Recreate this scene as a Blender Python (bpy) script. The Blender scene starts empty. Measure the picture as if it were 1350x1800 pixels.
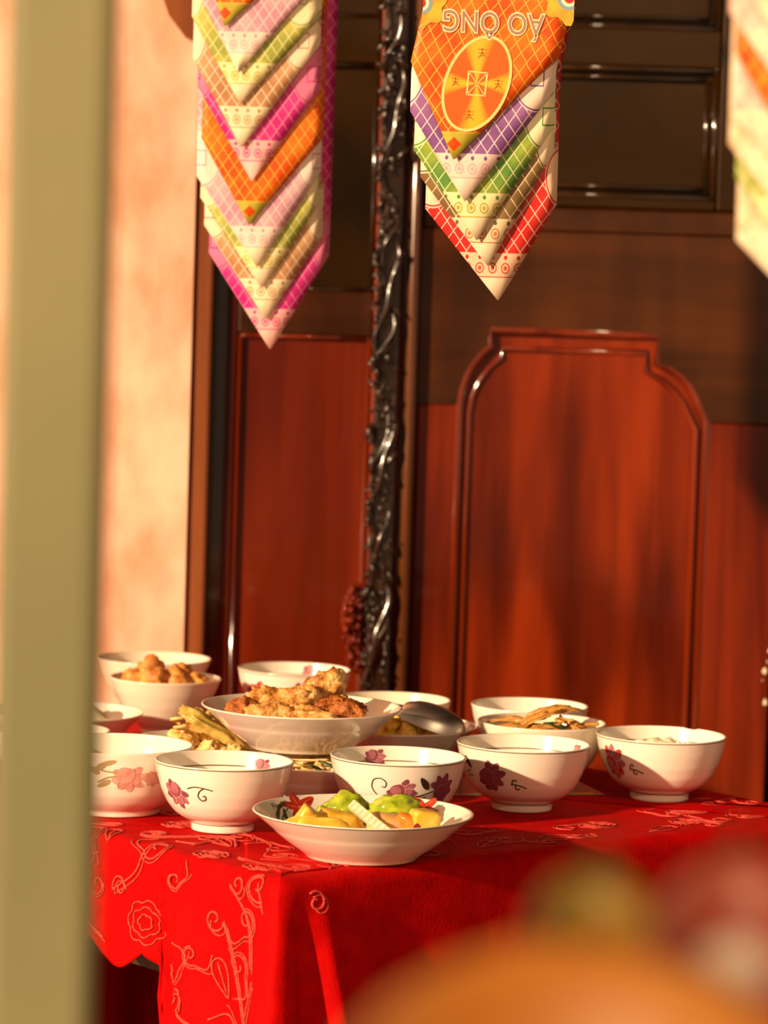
import bpy, bmesh, math, random
import numpy as np
from mathutils import Vector, Matrix, Euler, noise

PI = math.pi
scn = bpy.context.scene
COL = scn.collection

# ------------------------------------------------------------------ camera, world, lights, exposure
PITCH = math.radians(4.08)
cam_d = bpy.data.cameras.new('camera')
cam_d.sensor_fit = 'VERTICAL'
cam_d.sensor_height = 36.0
cam_d.lens = 36.0 * 6100 / 1800
cam_d.clip_start = 0.05
cam_d.dof.use_dof = True
cam_d.dof.focus_distance = 3.10
cam_d.dof.aperture_fstop = 7.4
cam = bpy.data.objects.new('camera', cam_d)
COL.objects.link(cam)
cam.matrix_world = (Matrix.Translation((0, 0, 1.26)) @ Matrix.Rotation(PI / 2 - PITCH, 4, 'X')
                    @ Matrix.Rotation(0.031, 4, 'Z'))
scn.camera = cam

world = bpy.data.worlds.new('world')
scn.world = world
world.use_nodes = True
bgn = world.node_tree.nodes['Background']
bgn.inputs[0].default_value = (1.0, 0.63, 0.38, 1)
bgn.inputs[1].default_value = 0.36

sun_d = bpy.data.lights.new('sun', 'SUN')
sun_d.energy = 6.6
sun_d.color = (1.0, 0.70, 0.42)
sun_d.angle = math.radians(1.6)
sun = bpy.data.objects.new('sun', sun_d)
COL.objects.link(sun)
SUN_DIR = Vector((-0.71, -0.63, 0.29)).normalized()       # towards the sun
sun.rotation_euler = SUN_DIR.to_track_quat('Z', 'Y').to_euler()
sun.location = SUN_DIR * 6

lamp_d = bpy.data.lights.new('tube_lamp_light', 'AREA')       # tube lamp under the porch ceiling, behind the viewer
lamp_d.shape = 'RECTANGLE'
lamp_d.size = 0.45
lamp_d.size_y = 0.10
lamp_d.energy = 30
lamp_d.color = (1.0, 0.66, 0.36)
lamp = bpy.data.objects.new('tube_lamp_light', lamp_d)
COL.objects.link(lamp)
lamp.location = (0.48, 0.4, 2.45)
lamp.rotation_euler = (Vector((0.48, 0.4, 2.45)) - Vector((0.15, 3.6, 1.0))).to_track_quat('Z', 'Y').to_euler()

scn.view_settings.view_transform = 'Standard'
scn.view_settings.look = 'None'
scn.view_settings.exposure = 0.0
scn.view_settings.gamma = 1.0
scn.view_settings.use_curve_mapping = False


# ------------------------------------------------------------------ object helpers
def tag(o, label=None, cat=None, group=None, kind=None):
    if label: o['label'] = label
    if cat: o['category'] = cat
    if group: o['group'] = group
    if kind: o['kind'] = kind
    return o


def empty(name, loc=(0, 0, 0), rz=0.0):
    o = bpy.data.objects.new(name, None)
    o.empty_display_size = 0.03
    COL.objects.link(o)
    o.location = loc
    o.rotation_euler = (0, 0, rz)
    return o


def mesh_obj(name, verts, faces, mats, parent=None, smooth=True, fmat=None, uv=None):
    me = bpy.data.meshes.new(name)
    me.from_pydata([tuple(v) for v in verts], [], faces)
    if not isinstance(mats, (list, tuple)): mats = [mats]
    for m in mats: me.materials.append(m)
    if fmat is not None: me.polygons.foreach_set('material_index', fmat)
    if smooth: me.polygons.foreach_set('use_smooth', [True] * len(me.polygons))
    if uv is not None:
        lay = me.uv_layers.new(name='UVMap')
        for l in me.loops: lay.data[l.index].uv = uv[l.vertex_index]
    me.update()
    o = bpy.data.objects.new(name, me)
    COL.objects.link(o)
    if parent: o.parent = parent
    return o


def bm_obj(name, bm, mat, parent=None, smooth=False):
    me = bpy.data.meshes.new(name)
    bm.to_mesh(me)
    bm.free()
    me.materials.append(mat)
    if smooth: me.polygons.foreach_set('use_smooth', [True] * len(me.polygons))
    o = bpy.data.objects.new(name, me)
    COL.objects.link(o)
    if parent: o.parent = parent
    return o


class MB:
    """collects pieces of one mesh"""
    def __init__(self):
        self.v, self.f, self.m = [], [], []

    def add(self, verts, faces, mi=0):
        k = len(self.v)
        self.v.extend(verts)
        self.f.extend([tuple(i + k for i in f) for f in faces])
        self.m.extend([mi] * len(faces))

    def build(self, name, mats, parent=None, smooth=True):
        return mesh_obj(name, self.v, self.f, mats, parent, smooth, self.m)


def box(name, x0, x1, y0, y1, z0, z1, mat, parent=None, bev=0.0):
    bm = bmesh.new()
    bmesh.ops.create_cube(bm, size=1)
    for v in bm.verts:
        v.co = Vector(((x0 + x1) / 2 + v.co.x * (x1 - x0), (y0 + y1) / 2 + v.co.y * (y1 - y0),
                       (z0 + z1) / 2 + v.co.z * (z1 - z0)))
    if bev:
        bmesh.ops.bevel(bm, geom=list(bm.edges), offset=bev, segments=2, affect='EDGES', profile=0.5)
    return bm_obj(name, bm, mat, parent)


def tube_geo(pts, rad, seg=8, closed=False, flat=1.0, up=None):
    """sweep a (flattened) circle along a polyline; rad may be a list"""
    pts = [Vector(p) for p in pts]
    n = len(pts)
    if not hasattr(rad, '__len__'): rad = [rad] * n
    V, Fc = [], []
    nrm = Vector(up) if up is not None else None
    for i in range(n):
        if closed: t = pts[(i + 1) % n] - pts[i - 1]
        else: t = pts[min(i + 1, n - 1)] - pts[max(i - 1, 0)]
        if t.length < 1e-9: t = Vector((0, 0, 1))
        t.normalize()
        if nrm is None:
            nrm = Vector((0, 0, 1)) if abs(t.z) < 0.9 else Vector((1, 0, 0))
        a = nrm - t * nrm.dot(t)
        if a.length < 1e-6: a = t.orthogonal()
        a.normalize()
        b = t.cross(a)
        if up is None: nrm = a
        for k in range(seg):
            q = 2 * PI * k / seg
            V.append(pts[i] + a * (math.cos(q) * rad[i] * flat) + b * (math.sin(q) * rad[i]))
    m = n if closed else n - 1
    for i in range(m):
        j = (i + 1) % n
        for k in range(seg):
            l = (k + 1) % seg
            Fc.append((i * seg + k, i * seg + l, j * seg + l, j * seg + k))
    if not closed:
        Fc.append(tuple(range(seg - 1, -1, -1)))
        Fc.append(tuple((n - 1) * seg + k for k in range(seg)))
    return V, Fc


def tube(name, pts, rad, mat, parent=None, seg=8, closed=False, flat=1.0, up=None):
    V, Fc = tube_geo(pts, rad, seg, closed, flat, up)
    return mesh_obj(name, V, Fc, mat, parent)


def smooth_path(ctrl, n=24, closed=False):
    """Catmull-Rom through control points"""
    c = [np.array(p, float) for p in ctrl]
    m = len(c)
    out = []
    segs = m if closed else m - 1
    per = max(2, n // segs)
    for i in range(segs):
        p0 = c[(i - 1) % m] if closed or i > 0 else 2 * c[0] - c[1]
        p1, p2 = c[i], c[(i + 1) % m]
        p3 = c[(i + 2) % m] if closed or i + 2 < m else 2 * c[-1] - c[-2]
        for k in range(per):
            t = k / per
            out.append(0.5 * (2 * p1 + (p2 - p0) * t + (2 * p0 - 5 * p1 + 4 * p2 - p3) * t * t
                              + (3 * p1 - p0 - 3 * p2 + p3) * t ** 3))
    if not closed: out.append(c[-1])
    return [tuple(p) for p in out]


_ico = {}
def ico(sub):
    if sub not in _ico:
        bm = bmesh.new()
        bmesh.ops.create_icosphere(bm, subdivisions=sub, radius=1)
        bm.verts.ensure_lookup_table()
        _ico[sub] = ([v.co.copy() for v in bm.verts], [tuple(v.index for v in f.verts) for f in bm.faces])
        bm.free()
    return _ico[sub]


def lump_geo(size, seed=0, amp=0.15, freq=1.6, power=1.0, sub=3, bend=0.0, fine=0.0):
    """noisy (super)ellipsoid of half-size `size`"""
    vs, fs = ico(sub)
    off = Vector((seed * 7.31, seed * 3.17, seed * 5.77))
    out = []
    for v in vs:
        p = Vector([math.copysign(abs(c) ** power, c) for c in v])
        d = 1 + amp * noise.noise(v * freq + off) + fine * noise.noise(v * freq * 4 + off)
        p = Vector((p.x * size[0], p.y * size[1], p.z * size[2])) * d
        if bend: p.z -= bend * p.x * p.x / size[0]
        out.append(p)
    return out, fs


def lump(name, loc, size, mat, rot=(0, 0, 0), parent=None, **kw):
    V, Fc = lump_geo(size, **kw)
    o = mesh_obj(name, V, Fc, mat, parent)
    o.location = loc
    o.rotation_euler = rot
    return o


# ------------------------------------------------------------------ materials
def mat(name, col, rough=0.5, col2=None, scale=(20, 20, 20), detail=4, lo=0.35, hi=0.65, bump=0.0, bscale=None,
        coat=0.0, spec=0.5, metal=0.0, sss=0.0, trans=0.0, coord='Object', col3=None, sheen=0.0, ior=1.5, dist=0.0, stain=None):
    m = bpy.data.materials.new(name)
    m.use_nodes = True
    nt = m.node_tree
    b = nt.nodes['Principled BSDF']
    b.inputs['Base Color'].default_value = (*col, 1)
    b.inputs['Roughness'].default_value = rough
    b.inputs['Specular IOR Level'].default_value = spec
    b.inputs['Metallic'].default_value = metal
    b.inputs['IOR'].default_value = ior
    b.inputs['Coat Weight'].default_value = coat
    b.inputs['Coat Roughness'].default_value = 0.06
    if sheen: b.inputs['Sheen Weight'].default_value = sheen
    if trans: b.inputs['Transmission Weight'].default_value = trans
    if sss:
        b.inputs['Subsurface Weight'].default_value = sss
        b.inputs['Subsurface Radius'].default_value = (0.012, 0.006, 0.003)
        b.inputs['Subsurface Scale'].default_value = 0.5
    if col2 is not None or bump:
        tc = nt.nodes.new('ShaderNodeTexCoord')
        mp = nt.nodes.new('ShaderNodeMapping')
        mp.inputs['Scale'].default_value = scale
        nt.links.new(tc.outputs[coord], mp.inputs[0])
        nz = nt.nodes.new('ShaderNodeTexNoise')
        nz.inputs['Scale'].default_value = 1.0
        nz.inputs['Detail'].default_value = detail
        nz.inputs['Distortion'].default_value = dist
        nt.links.new(mp.outputs[0], nz.inputs[0])
        if col2 is not None:
            r = nt.nodes.new('ShaderNodeValToRGB')
            e = r.color_ramp.elements
            e[0].position, e[1].position = lo, hi
            e[0].color = (*col, 1)
            e[1].color = (*(col3 or col2), 1)
            if col3:
                k = e.new((lo + hi) / 2)
                k.color = (*col2, 1)
            nt.links.new(nz.outputs[0], r.inputs[0])
            src = r.outputs[0]
            if stain:
                n3 = nt.nodes.new('ShaderNodeTexNoise')
                n3.inputs['Scale'].default_value = stain[0]
                n3.inputs['Detail'].default_value = 2
                mp3 = nt.nodes.new('ShaderNodeMapping')
                mp3.inputs['Scale'].default_value = (2.2, 2.2, 0.55)
                nt.links.new(tc.outputs[coord], mp3.inputs[0])
                nt.links.new(mp3.outputs[0], n3.inputs[0])
                r3 = nt.nodes.new('ShaderNodeValToRGB')
                r3.color_ramp.elements[0].position, r3.color_ramp.elements[1].position = 0.40, 0.58
                r3.color_ramp.elements[0].color = (stain[1], stain[1] * 0.9, stain[1] * 0.9, 1)
                nt.links.new(n3.outputs[0], r3.inputs[0])
                mx = nt.nodes.new('ShaderNodeMix')
                mx.data_type = 'RGBA'
                mx.blend_type = 'MULTIPLY'
                mx.inputs[0].default_value = 1.0
                nt.links.new(src, mx.inputs[6])
                nt.links.new(r3.outputs[0], mx.inputs[7])
                src = mx.outputs[2]
            nt.links.new(src, b.inputs['Base Color'])
        if bump:
            bp = nt.nodes.new('ShaderNodeBump')
            bp.inputs['Strength'].default_value = bump
            bp.inputs['Distance'].default_value = 0.002
            if bscale:
                n2 = nt.nodes.new('ShaderNodeTexNoise')
                n2.inputs['Scale'].default_value = bscale
                n2.inputs['Detail'].default_value = 3
                nt.links.new(tc.outputs[coord], n2.inputs[0])
                nt.links.new(n2.outputs[0], bp.inputs['Height'])
            else:
                nt.links.new(nz.outputs[0], bp.inputs['Height'])
            nt.links.new(bp.outputs[0], b.inputs['Normal'])
    return m


WOOD_RED = mat('lacquered_red_wood', (0.090, 0.006, 0.0008), 0.32, (0.27, 0.028, 0.003), (26, 26, 1.6), 5, 0.30, 0.72, 0.10,
               coat=0.30, dist=0.6, spec=0.2, stain=(4.0, 0.5))
WOOD_PANEL = mat('lacquered_panel_wood', (0.060, 0.0035, 0.0006), 0.30, (0.32, 0.034, 0.003), (18, 18, 1.2), 6, 0.20, 0.84, 0.08,
                 coat=0.30, dist=1.0, spec=0.2, stain=(5.5, 0.48))
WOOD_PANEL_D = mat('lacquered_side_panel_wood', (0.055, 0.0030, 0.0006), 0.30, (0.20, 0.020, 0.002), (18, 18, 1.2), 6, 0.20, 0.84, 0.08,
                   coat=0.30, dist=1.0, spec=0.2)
WOOD_MOULD = mat('polished_moulding_wood', (0.070, 0.005, 0.0008), 0.12, (0.20, 0.022, 0.003), (26, 26, 2), 5, 0.30, 0.72,
                 coat=1.0, spec=0.8)
WOOD_BROWN = mat('lacquered_brown_wood', (0.030, 0.0080, 0.0012), 0.32, (0.085, 0.022, 0.003), (2, 20, 16), 5, 0.3, 0.7, 0.08,
                 coat=0.30, dist=0.5, spec=0.2, stain=(5.0, 0.5))
WOOD_UPPER_SHADE = mat('shade_toned_upper_wood', (0.009, 0.0042, 0.0004), 0.34, (0.034, 0.0130, 0.0012), (4, 20, 5), 5, 0.3, 0.7, 0.08,
                 coat=0.12, dist=0.5, spec=0.12)  # shade over the upper door is put into this darker wood colour
WOOD_MOULD_SHADE = mat('polished_shade_toned_moulding', (0.012, 0.005, 0.0008), 0.12, (0.036, 0.014, 0.002), (26, 26, 6), 4, coat=1.0, spec=0.8)  # mouldings of the upper door, with the same shade in their colour
WOOD_DARK = mat('dark_carved_wood', (0.012, 0.005, 0.0025), 0.22, (0.035, 0.013, 0.005), (40, 40, 18), 4, 0.35, 0.7, 0.15, coat=0.8)
WOOD_JAMB = mat('orange_brown_jamb_wood', (0.18, 0.045, 0.010), 0.35, (0.28, 0.080, 0.020), (30, 30, 2), 4, coat=0.3)
WOOD_BAR = mat('brown_bar_wood', (0.060, 0.018, 0.005), 0.25, (0.11, 0.034, 0.010), (30, 30, 3), 4, coat=0.6)
WOOD_TABLE = mat('dark_table_wood', (0.035, 0.012, 0.006), 0.4, (0.07, 0.025, 0.01), (30, 30, 4), 4)
PLASTER = mat('peach_plaster', (0.72, 0.36, 0.22), 0.9, (0.84, 0.48, 0.33), (14, 14, 8), 6, 0.36, 0.64, 0.3, bscale=60,
              col3=(0.92, 0.60, 0.44))
FLOOR = mat('floor_tile', (0.22, 0.11, 0.06), 0.5, (0.30, 0.16, 0.09), (4, 4, 4), 4)
PORCELAIN = mat('glazed_porcelain', (0.90, 0.83, 0.72), 0.16, coat=0.6, sss=0.0)
PORCELAIN2 = mat('glazed_cream_porcelain', (0.88, 0.78, 0.62), 0.18, coat=0.6)
LINE_GOLD = mat('olive_gold_line', (0.16, 0.10, 0.03), 0.3)
ROSE_D = mat('rose_dark', (0.23, 0.050, 0.078), 0.25, (0.31, 0.080, 0.110), (180, 180, 180), 3)
ROSE_M = mat('rose_mid', (0.38, 0.115, 0.145), 0.25, (0.46, 0.17, 0.20), (200, 200, 200), 3)
ROSE_L = mat('rose_light', (0.74, 0.38, 0.36), 0.25)
STEM = mat('stem_dark', (0.05, 0.025, 0.012), 0.3)
PINK_P = mat('faded_pink', (0.62, 0.26, 0.20), 0.3, (0.72, 0.40, 0.32), (150, 150, 150), 3)
OLIVE_P = mat('faded_olive', (0.42, 0.30, 0.14), 0.3)
YEL_P = mat('yellow_paint', (0.55, 0.40, 0.05), 0.3)
RED_P = mat('red_flower_paint', (0.42, 0.020, 0.010), 0.25, (0.60, 0.05, 0.02), (160, 160, 160), 3)
RED_L = mat('red_flower_light', (0.75, 0.20, 0.08), 0.25)
GREEN_P = mat('green_leaf_paint', (0.10, 0.10, 0.03), 0.3)
CLOTH = mat('red_damask', (0.42, 0.0012, 0.0014), 0.7, (0.53, 0.0018, 0.0022), (60, 60, 60), 4, 0.35, 0.65, 0.25, bscale=420,
            spec=0.04)
EMBR = mat('salmon_embroidery', (0.56, 0.030, 0.022), 0.6, (0.70, 0.085, 0.055), (500, 500, 500), 2, 0.35, 0.65, 0.6, bscale=900)
STEEL = mat('stainless_steel', (0.66, 0.62, 0.58), 0.34, metal=1.0)
POLE = mat('olive_painted_metal', (0.165, 0.165, 0.075), 0.6, (0.225, 0.210, 0.100), (6, 6, 3.5), 4)
CHICKEN = mat('roast_chicken_skin', (0.34, 0.105, 0.012), 0.38, (0.70, 0.34, 0.075), (75, 75, 75), 5, 0.36, 0.66, 0.9, bscale=320,
              col3=(0.86, 0.57, 0.22), coat=0.25)
CHICKEN2 = mat('crusty_fried_chicken', (0.24, 0.05, 0.007), 0.45, (0.58, 0.19, 0.03), (110, 110, 110), 5, 0.35, 0.65, 1.0, bscale=420)
CHICKEN3 = mat('orange_glazed_meat', (0.55, 0.16, 0.022), 0.4, (0.85, 0.40, 0.09), (90, 90, 90), 5, 0.35, 0.65, 0.9, bscale=350,
               coat=0.3)
PINEAPPLE = mat('yellow_pineapple', (0.80, 0.43, 0.018), 0.3, (0.93, 0.64, 0.10), (70, 200, 70), 4, bump=0.4, coat=0.4)
GREENVEG = mat('wet_green_pepper', (0.22, 0.33, 0.010), 0.15, (0.50, 0.58, 0.035), (90, 90, 90), 3, coat=0.8)
DAIKON = mat('pale_daikon', (0.86, 0.70, 0.42), 0.3, (0.92, 0.80, 0.58), (80, 80, 80), 3, coat=0.4)
CARROT = mat('orange_carrot', (0.80, 0.20, 0.02), 0.3, (0.90, 0.32, 0.04), (80, 80, 80), 3, coat=0.4)
PALEORANGE = mat('pale_orange_melon', (0.84, 0.46, 0.14), 0.3, (0.90, 0.58, 0.24), (80, 80, 80), 3, coat=0.4)
NOODLE = mat('pale_noodle', (0.66, 0.42, 0.15), 0.35, (0.80, 0.58, 0.27), (60, 60, 60), 3, coat=0.3)
HERB = mat('dark_green_herb', (0.03, 0.07, 0.015), 0.4)
EGGY = mat('golden_scrambled_food', (0.84, 0.42, 0.03), 0.35, (0.95, 0.70, 0.14), (120, 120, 120), 4, 0.35, 0.65, 0.8, bscale=400,
           coat=0.3)
BATTER = mat('pale_yellow_batter', (0.74, 0.42, 0.08), 0.4, (0.92, 0.68, 0.28), (90, 90, 90), 4, 0.35, 0.65, 0.7, bscale=350,
             coat=0.3)
CUKE = mat('yellow_green_pickle', (0.34, 0.24, 0.03), 0.35, (0.72, 0.52, 0.14), (90, 90, 90), 4, coat=0.4)
SHROOM = mat('brown_bamboo_strip', (0.42, 0.17, 0.025), 0.35, (0.70, 0.36, 0.08), (70, 70, 70), 4, bump=0.5, coat=0.4)
RICE = mat('pale_rice', (0.86, 0.74, 0.52), 0.5, bump=0.8, bscale=500)
PACKET = mat('glossy_dark_print', (0.012, 0.010, 0.008), 0.12, (0.05, 0.05, 0.012), (24, 24, 24), 4, coat=0.8)
PACKET_Y = mat('packet_yellow_print', (0.62, 0.45, 0.08), 0.2, coat=0.5)
FRUIT_O = mat('ripe_orange_fruit', (0.66, 0.22, 0.030), 0.45, (0.82, 0.34, 0.05), (14, 14, 14), 4)
FRUIT_G = mat('green_yellow_citrus', (0.10, 0.13, 0.02), 0.4, (0.48, 0.30, 0.03), (26, 26, 26), 3, 0.42, 0.58)
FRUIT_R = mat('dusky_red_fruit', (0.40, 0.07, 0.05), 0.4, (0.50, 0.14, 0.08), (20, 20, 20), 3)
FRUIT_D = mat('dark_grape', (0.03, 0.015, 0.02), 0.25)
BUN = mat('white_bun', (0.80, 0.72, 0.62), 0.6)
TRAY = mat('brown_lacquer_tray', (0.28, 0.09, 0.02), 0.3, coat=0.5)

# ------------------------------------------------------------------ the setting
DY = 4.20
o = box('floor', -3.5, 3.5, -1.5, 6.0, -0.1, 0.0, FLOOR)
tag(o, 'brown floor under the red table', 'floor', kind='structure')
o = box('wall_left', -3.0, -0.237, DY - 0.035, DY + 0.25, 0.0, 2.7, PLASTER)
tag(o, 'peach plastered wall left of the wooden door', 'wall', kind='structure')
o = box('wall_back', -0.237, 2.6, DY + 0.10, DY + 0.25, 0.0, 2.7, WOOD_DARK)
tag(o, 'dark wall carrying the lacquered doors', 'wall', kind='structure')

o = box('ceiling', -1.3, 2.6, -0.6, DY + 0.25, 2.70, 2.80, WOOD_BROWN)
tag(o, 'dark wooden porch ceiling above the papers', 'ceiling', kind='structure')

o = box('sun_block_wall', -0.98, -0.86, -1.4, 0.28, 0.0, 2.7, PLASTER)  # out of view, added to keep the sun off the foreground fruit
tag(o, 'unseen plastered wall added left of the viewer to block the sun', 'wall', kind='structure')

# bracket at the top of the plaster wall, next to the jamb
bm = bmesh.new()
pr = [(-0.300, 1.62), (-0.237, 1.62), (-0.237, 1.515), (-0.252, 1.520), (-0.272, 1.545)]
vv = [bm.verts.new((x, DY - 0.075, z)) for x, z in pr] + [bm.verts.new((x, DY - 0.036, z)) for x, z in pr]
n = len(pr)
bm.faces.new(vv[:n][::-1]); bm.faces.new(vv[n:])
for i in range(n): bm.faces.new((vv[i], vv[(i + 1) % n], vv[n + (i + 1) % n], vv[n + i]))
bmesh.ops.recalc_face_normals(bm, faces=bm.faces)
o = bm_obj('trim_4', bm, WOOD_JAMB)
tag(o, 'small brown wooden bracket high on the peach wall', 'bracket', kind='structure')

# jamb
t1 = empty('trim_1', (-0.22, DY, 0))
tag(t1, 'orange-brown door jamb beside the peach wall', 'jamb', kind='structure')
def P(o, parent, root=None):                                      # parent keeping world placement
    o.parent = parent
    if root is None: o.matrix_parent_inverse = Matrix.Translation(parent.location).inverted()
    return o
P(box('jamb_face', -0.237, -0.213, DY - 0.030, DY + 0.12, 0, 2.4, WOOD_JAMB, bev=0.004), t1)
P(box('jamb_rebate', -0.2129, -0.1965, DY + 0.03, DY + 0.12, 0, 2.4, WOOD_DARK), t1)


def molding_frame(name, pts, r, m, parent, closed=True, root=None):
    """raised half-round moulding following an outline on the door (x,z)"""
    P(tube(name, [(x, DY - 0.001, z) for x, z in pts], r, m, None, 12, closed, up=(0, -1, 0), flat=0.9), parent, root)


def rect(x0, x1, z0, z1, n=1):
    return [(x0, z0), (x1, z0), (x1, z1), (x0, z1)]


def frame_sides(parent, x0, x1, z0, z1, r, m, double=True):
    for a, b in (((x0, z0), (x1, z0)), ((x1, z0), (x1, z1)), ((x1, z1), (x0, z1)), ((x0, z1), (x0, z0))):
        molding_frame('moulding', [a, b], r, m, parent, False)
        if double: molding_frame('moulding', [((a[0] * 1 + (0.011 if a[0] == x0 else -0.011)), a[1] + (0.011 if a[1] == z0 else -0.011)),
                                   ((b[0] * 1 + (0.011 if b[0] == x0 else -0.011)), b[1] + (0.011 if b[1] == z0 else -0.011))],
                      r * 0.55, m, parent, False)


# left leaf -----------------------------------------------------------
d1 = empty('door_1', (-0.09, DY, 0))
tag(d1, 'narrow red lacquered door leaf with flat panels left of the carved post', 'door', kind='structure')
P(box('stile', -0.196, -0.184, DY - 0.006, DY + 0.05, 0.05, 2.3, WOOD_RED, bev=0.003), d1)
P(box('stile', -0.020, 0.016, DY - 0.006, DY + 0.05, 0.05, 2.3, WOOD_RED, bev=0.003), d1)
for z0, z1 in ((0.05, 0.16), (1.172, 1.226), (1.500, 1.555), (2.2, 2.3)):
    P(box('rail', -0.1835, -0.0205, DY - 0.006, DY + 0.05, z0, z1, WOOD_BROWN if z0 < 1.4 else WOOD_UPPER_SHADE, bev=0.003), d1)
for z0, z1, mm in ((0.16, 1.172, WOOD_PANEL_D), (1.226, 1.50, WOOD_UPPER_SHADE), (1.555, 2.2, WOOD_UPPER_SHADE)):
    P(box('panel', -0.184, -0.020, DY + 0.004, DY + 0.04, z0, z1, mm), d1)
    frame_sides(d1, -0.180, -0.024, z0 + 0.002, z1 - 0.002, 0.0032, WOOD_MOULD if mm is WOOD_PANEL_D else WOOD_MOULD_SHADE, False)


# right leaf with the arched panel; a second one mirrors it further right
def arch_pts():
    L = [(0.0865, 1.094), (0.0885, 1.110), (0.094, 1.127), (0.102, 1.143), (0.112, 1.157), (0.1225, 1.166)]
    T = [(0.1225, 1.186), (0.325, 1.186)]
    Rr = [(0.325, 1.150), (0.340, 1.146), (0.354, 1.137), (0.366, 1.124), (0.374, 1.110), (0.381, 1.094), (0.388, 1.082)]
    return L + T + Rr


def big_leaf(name, label, fx):
    """fx maps leaf x to world x"""
    d = empty(name, (fx(0.25), DY, 0))
    tag(d, label, 'door', kind='structure')
    def bx(n, a, b, y0, y1, z0, z1, m, bev=0.003):
        x0, x1 = sorted((fx(a), fx(b)))
        return P(box(n, x0, x1, y0, y1, z0, z1, m, bev=bev), d)
    bx('stile', 0.0365, 0.086, DY - 0.006, DY + 0.05, 0.05, 1.0935, WOOD_RED)
    bx('stile', 0.3885, 0.474, DY - 0.006, DY + 0.05, 0.05, 1.0810, WOOD_RED)
    bx('rail', 0.0865, 0.388, DY - 0.006, DY + 0.05, 0.05, 0.16, WOOD_BROWN)
    pan = bx('panel', 0.0865, 0.388, DY + 0.004, DY + 0.04, 0.16, 1.19, WOOD_PANEL, 0)
    # head board with the arched cut-out
    ar = arch_pts()
    poly = [(0.0365, 1.094)] + ar + [(0.474, 1.082), (0.474, 1.305), (0.0365, 1.305)]
    bm = bmesh.new()
    f = [bm.verts.new((fx(x), DY - 0.006, z)) for x, z in poly]
    bk = [bm.verts.new((fx(x), DY + 0.045, z)) for x, z in poly]
    k = len(poly)
    bm.faces.new(f); bm.faces.new(bk[::-1])
    for i in range(k): bm.faces.new((f[i], f[(i + 1) % k], bk[(i + 1) % k], bk[i]))
    bmesh.ops.recalc_face_normals(bm, faces=bm.faces)
    bmesh.ops.triangulate(bm, faces=[q for q in bm.faces if len(q.verts) > 4])
    P(bm_obj('head_board', bm, WOOD_BROWN), d)
    # moulding round the arched panel: outer bead and inner bead
    out = [(0.0865, 0.165)] + ar + [(0.388, 0.165)]
    molding_frame('arch_moulding', [(fx(x), z) for x, z in out], 0.0062, WOOD_MOULD, pan, False, d)
    cx, cz = 0.237, 0.9
    inn = [(0.099, 0.17), (0.099, 1.085), (0.103, 1.105), (0.111, 1.123), (0.122, 1.139), (0.137, 1.152), (0.137, 1.163),
           (0.311, 1.163), (0.312, 1.140), (0.330, 1.131), (0.346, 1.118), (0.358, 1.103), (0.367, 1.085), (0.375, 1.072), (0.375, 0.17)]
    P(tube('arch_bead', [(fx(x), DY + 0.0035, z) for x, z in inn], 0.0042, WOOD_MOULD, None, 10, False, up=(0, -1, 0)), pan, d)
    # upper part
    bx('rail', 0.0365, 0.474, DY - 0.004, DY + 0.05, 1.3055, 1.335, WOOD_BROWN)
    bx('stile', 0.0365, 0.086, DY - 0.006, DY + 0.05, 1.3355, 2.3, WOOD_UPPER_SHADE)
    bx('stile', 0.3885, 0.474, DY - 0.006, DY + 0.05, 1.3355, 2.3, WOOD_UPPER_SHADE)
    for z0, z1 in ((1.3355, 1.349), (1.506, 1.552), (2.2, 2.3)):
        bx('rail', 0.0865, 0.388, DY - 0.006, DY + 0.05, z0, z1, WOOD_UPPER_SHADE)
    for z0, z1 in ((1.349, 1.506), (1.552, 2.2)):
        bx('panel', 0.0865, 0.388, DY + 0.006, DY + 0.04, z0, z1, WOOD_UPPER_SHADE, 0)
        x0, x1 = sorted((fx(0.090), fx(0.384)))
        frame_sides(d, x0, x1, z0 + 0.002, z1 - 0.002, 0.0048, WOOD_MOULD_SHADE)
    return d


d2 = big_leaf('door_2', 'wide red lacquered door leaf with a shouldered arch panel', lambda x: x)
d3 = big_leaf('door_3', 'matching lacquered door leaf further right, past the frame', lambda x: 0.955 - x)
d4 = big_leaf('door_4', 'outermost lacquered door leaf on the far right', lambda x: 0.9 + x)
# a few white flecks stuck to the lacquer
rnd = random.Random(5)
for x, z, s in ((0.4685, 0.781, 0.0045), (0.4720, 0.793, 0.002), (0.4705, 0.743, 0.004), (0.4735, 0.806, 0.003), (0.4660, 0.770, 0.0012)):
    q = lump('paint_fleck', (x, DY - 0.0065, z), (s * 0.6, 0.0006, s), RICE, seed=x * 100, amp=0.6, freq=2.2, sub=2)
    P(q, d2)

# carved post ----------------------------------------------------------
t2 = empty('trim_2', (-0.002, DY - 0.02, 0))
tag(t2, 'dark post with carved vine relief between the door leaves', 'carved post', kind='structure')
P(box('post_core', -0.017, 0.0125, DY - 0.026, DY - 0.0065, 0.05, 2.3, WOOD_DARK, bev=0.005), t2)
rnd = random.Random(11)
mb = MB()
for ph, amp, r0, fq in ((0.0, 0.011, 0.0036, 31.0), (2.2, 0.009, 0.0026, 52.0)):
    pts, rr = [], []
    for k in range(260):
        z = 0.55 + 1.25 * k / 259
        pts.append((-0.004 + amp * math.sin(fq * z + ph) + 0.003 * math.sin(90 * z + ph), DY - 0.029 - 0.004 * math.cos(fq * z + ph), z))
        rr.append(r0 * (0.75 + 0.5 * abs(math.sin(61 * z + ph * 2))))
    mb.add(*tube_geo(pts, rr, 8))
P(mb.build('carved_vines', [WOOD_DARK]), t2)
mb = MB()
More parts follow.
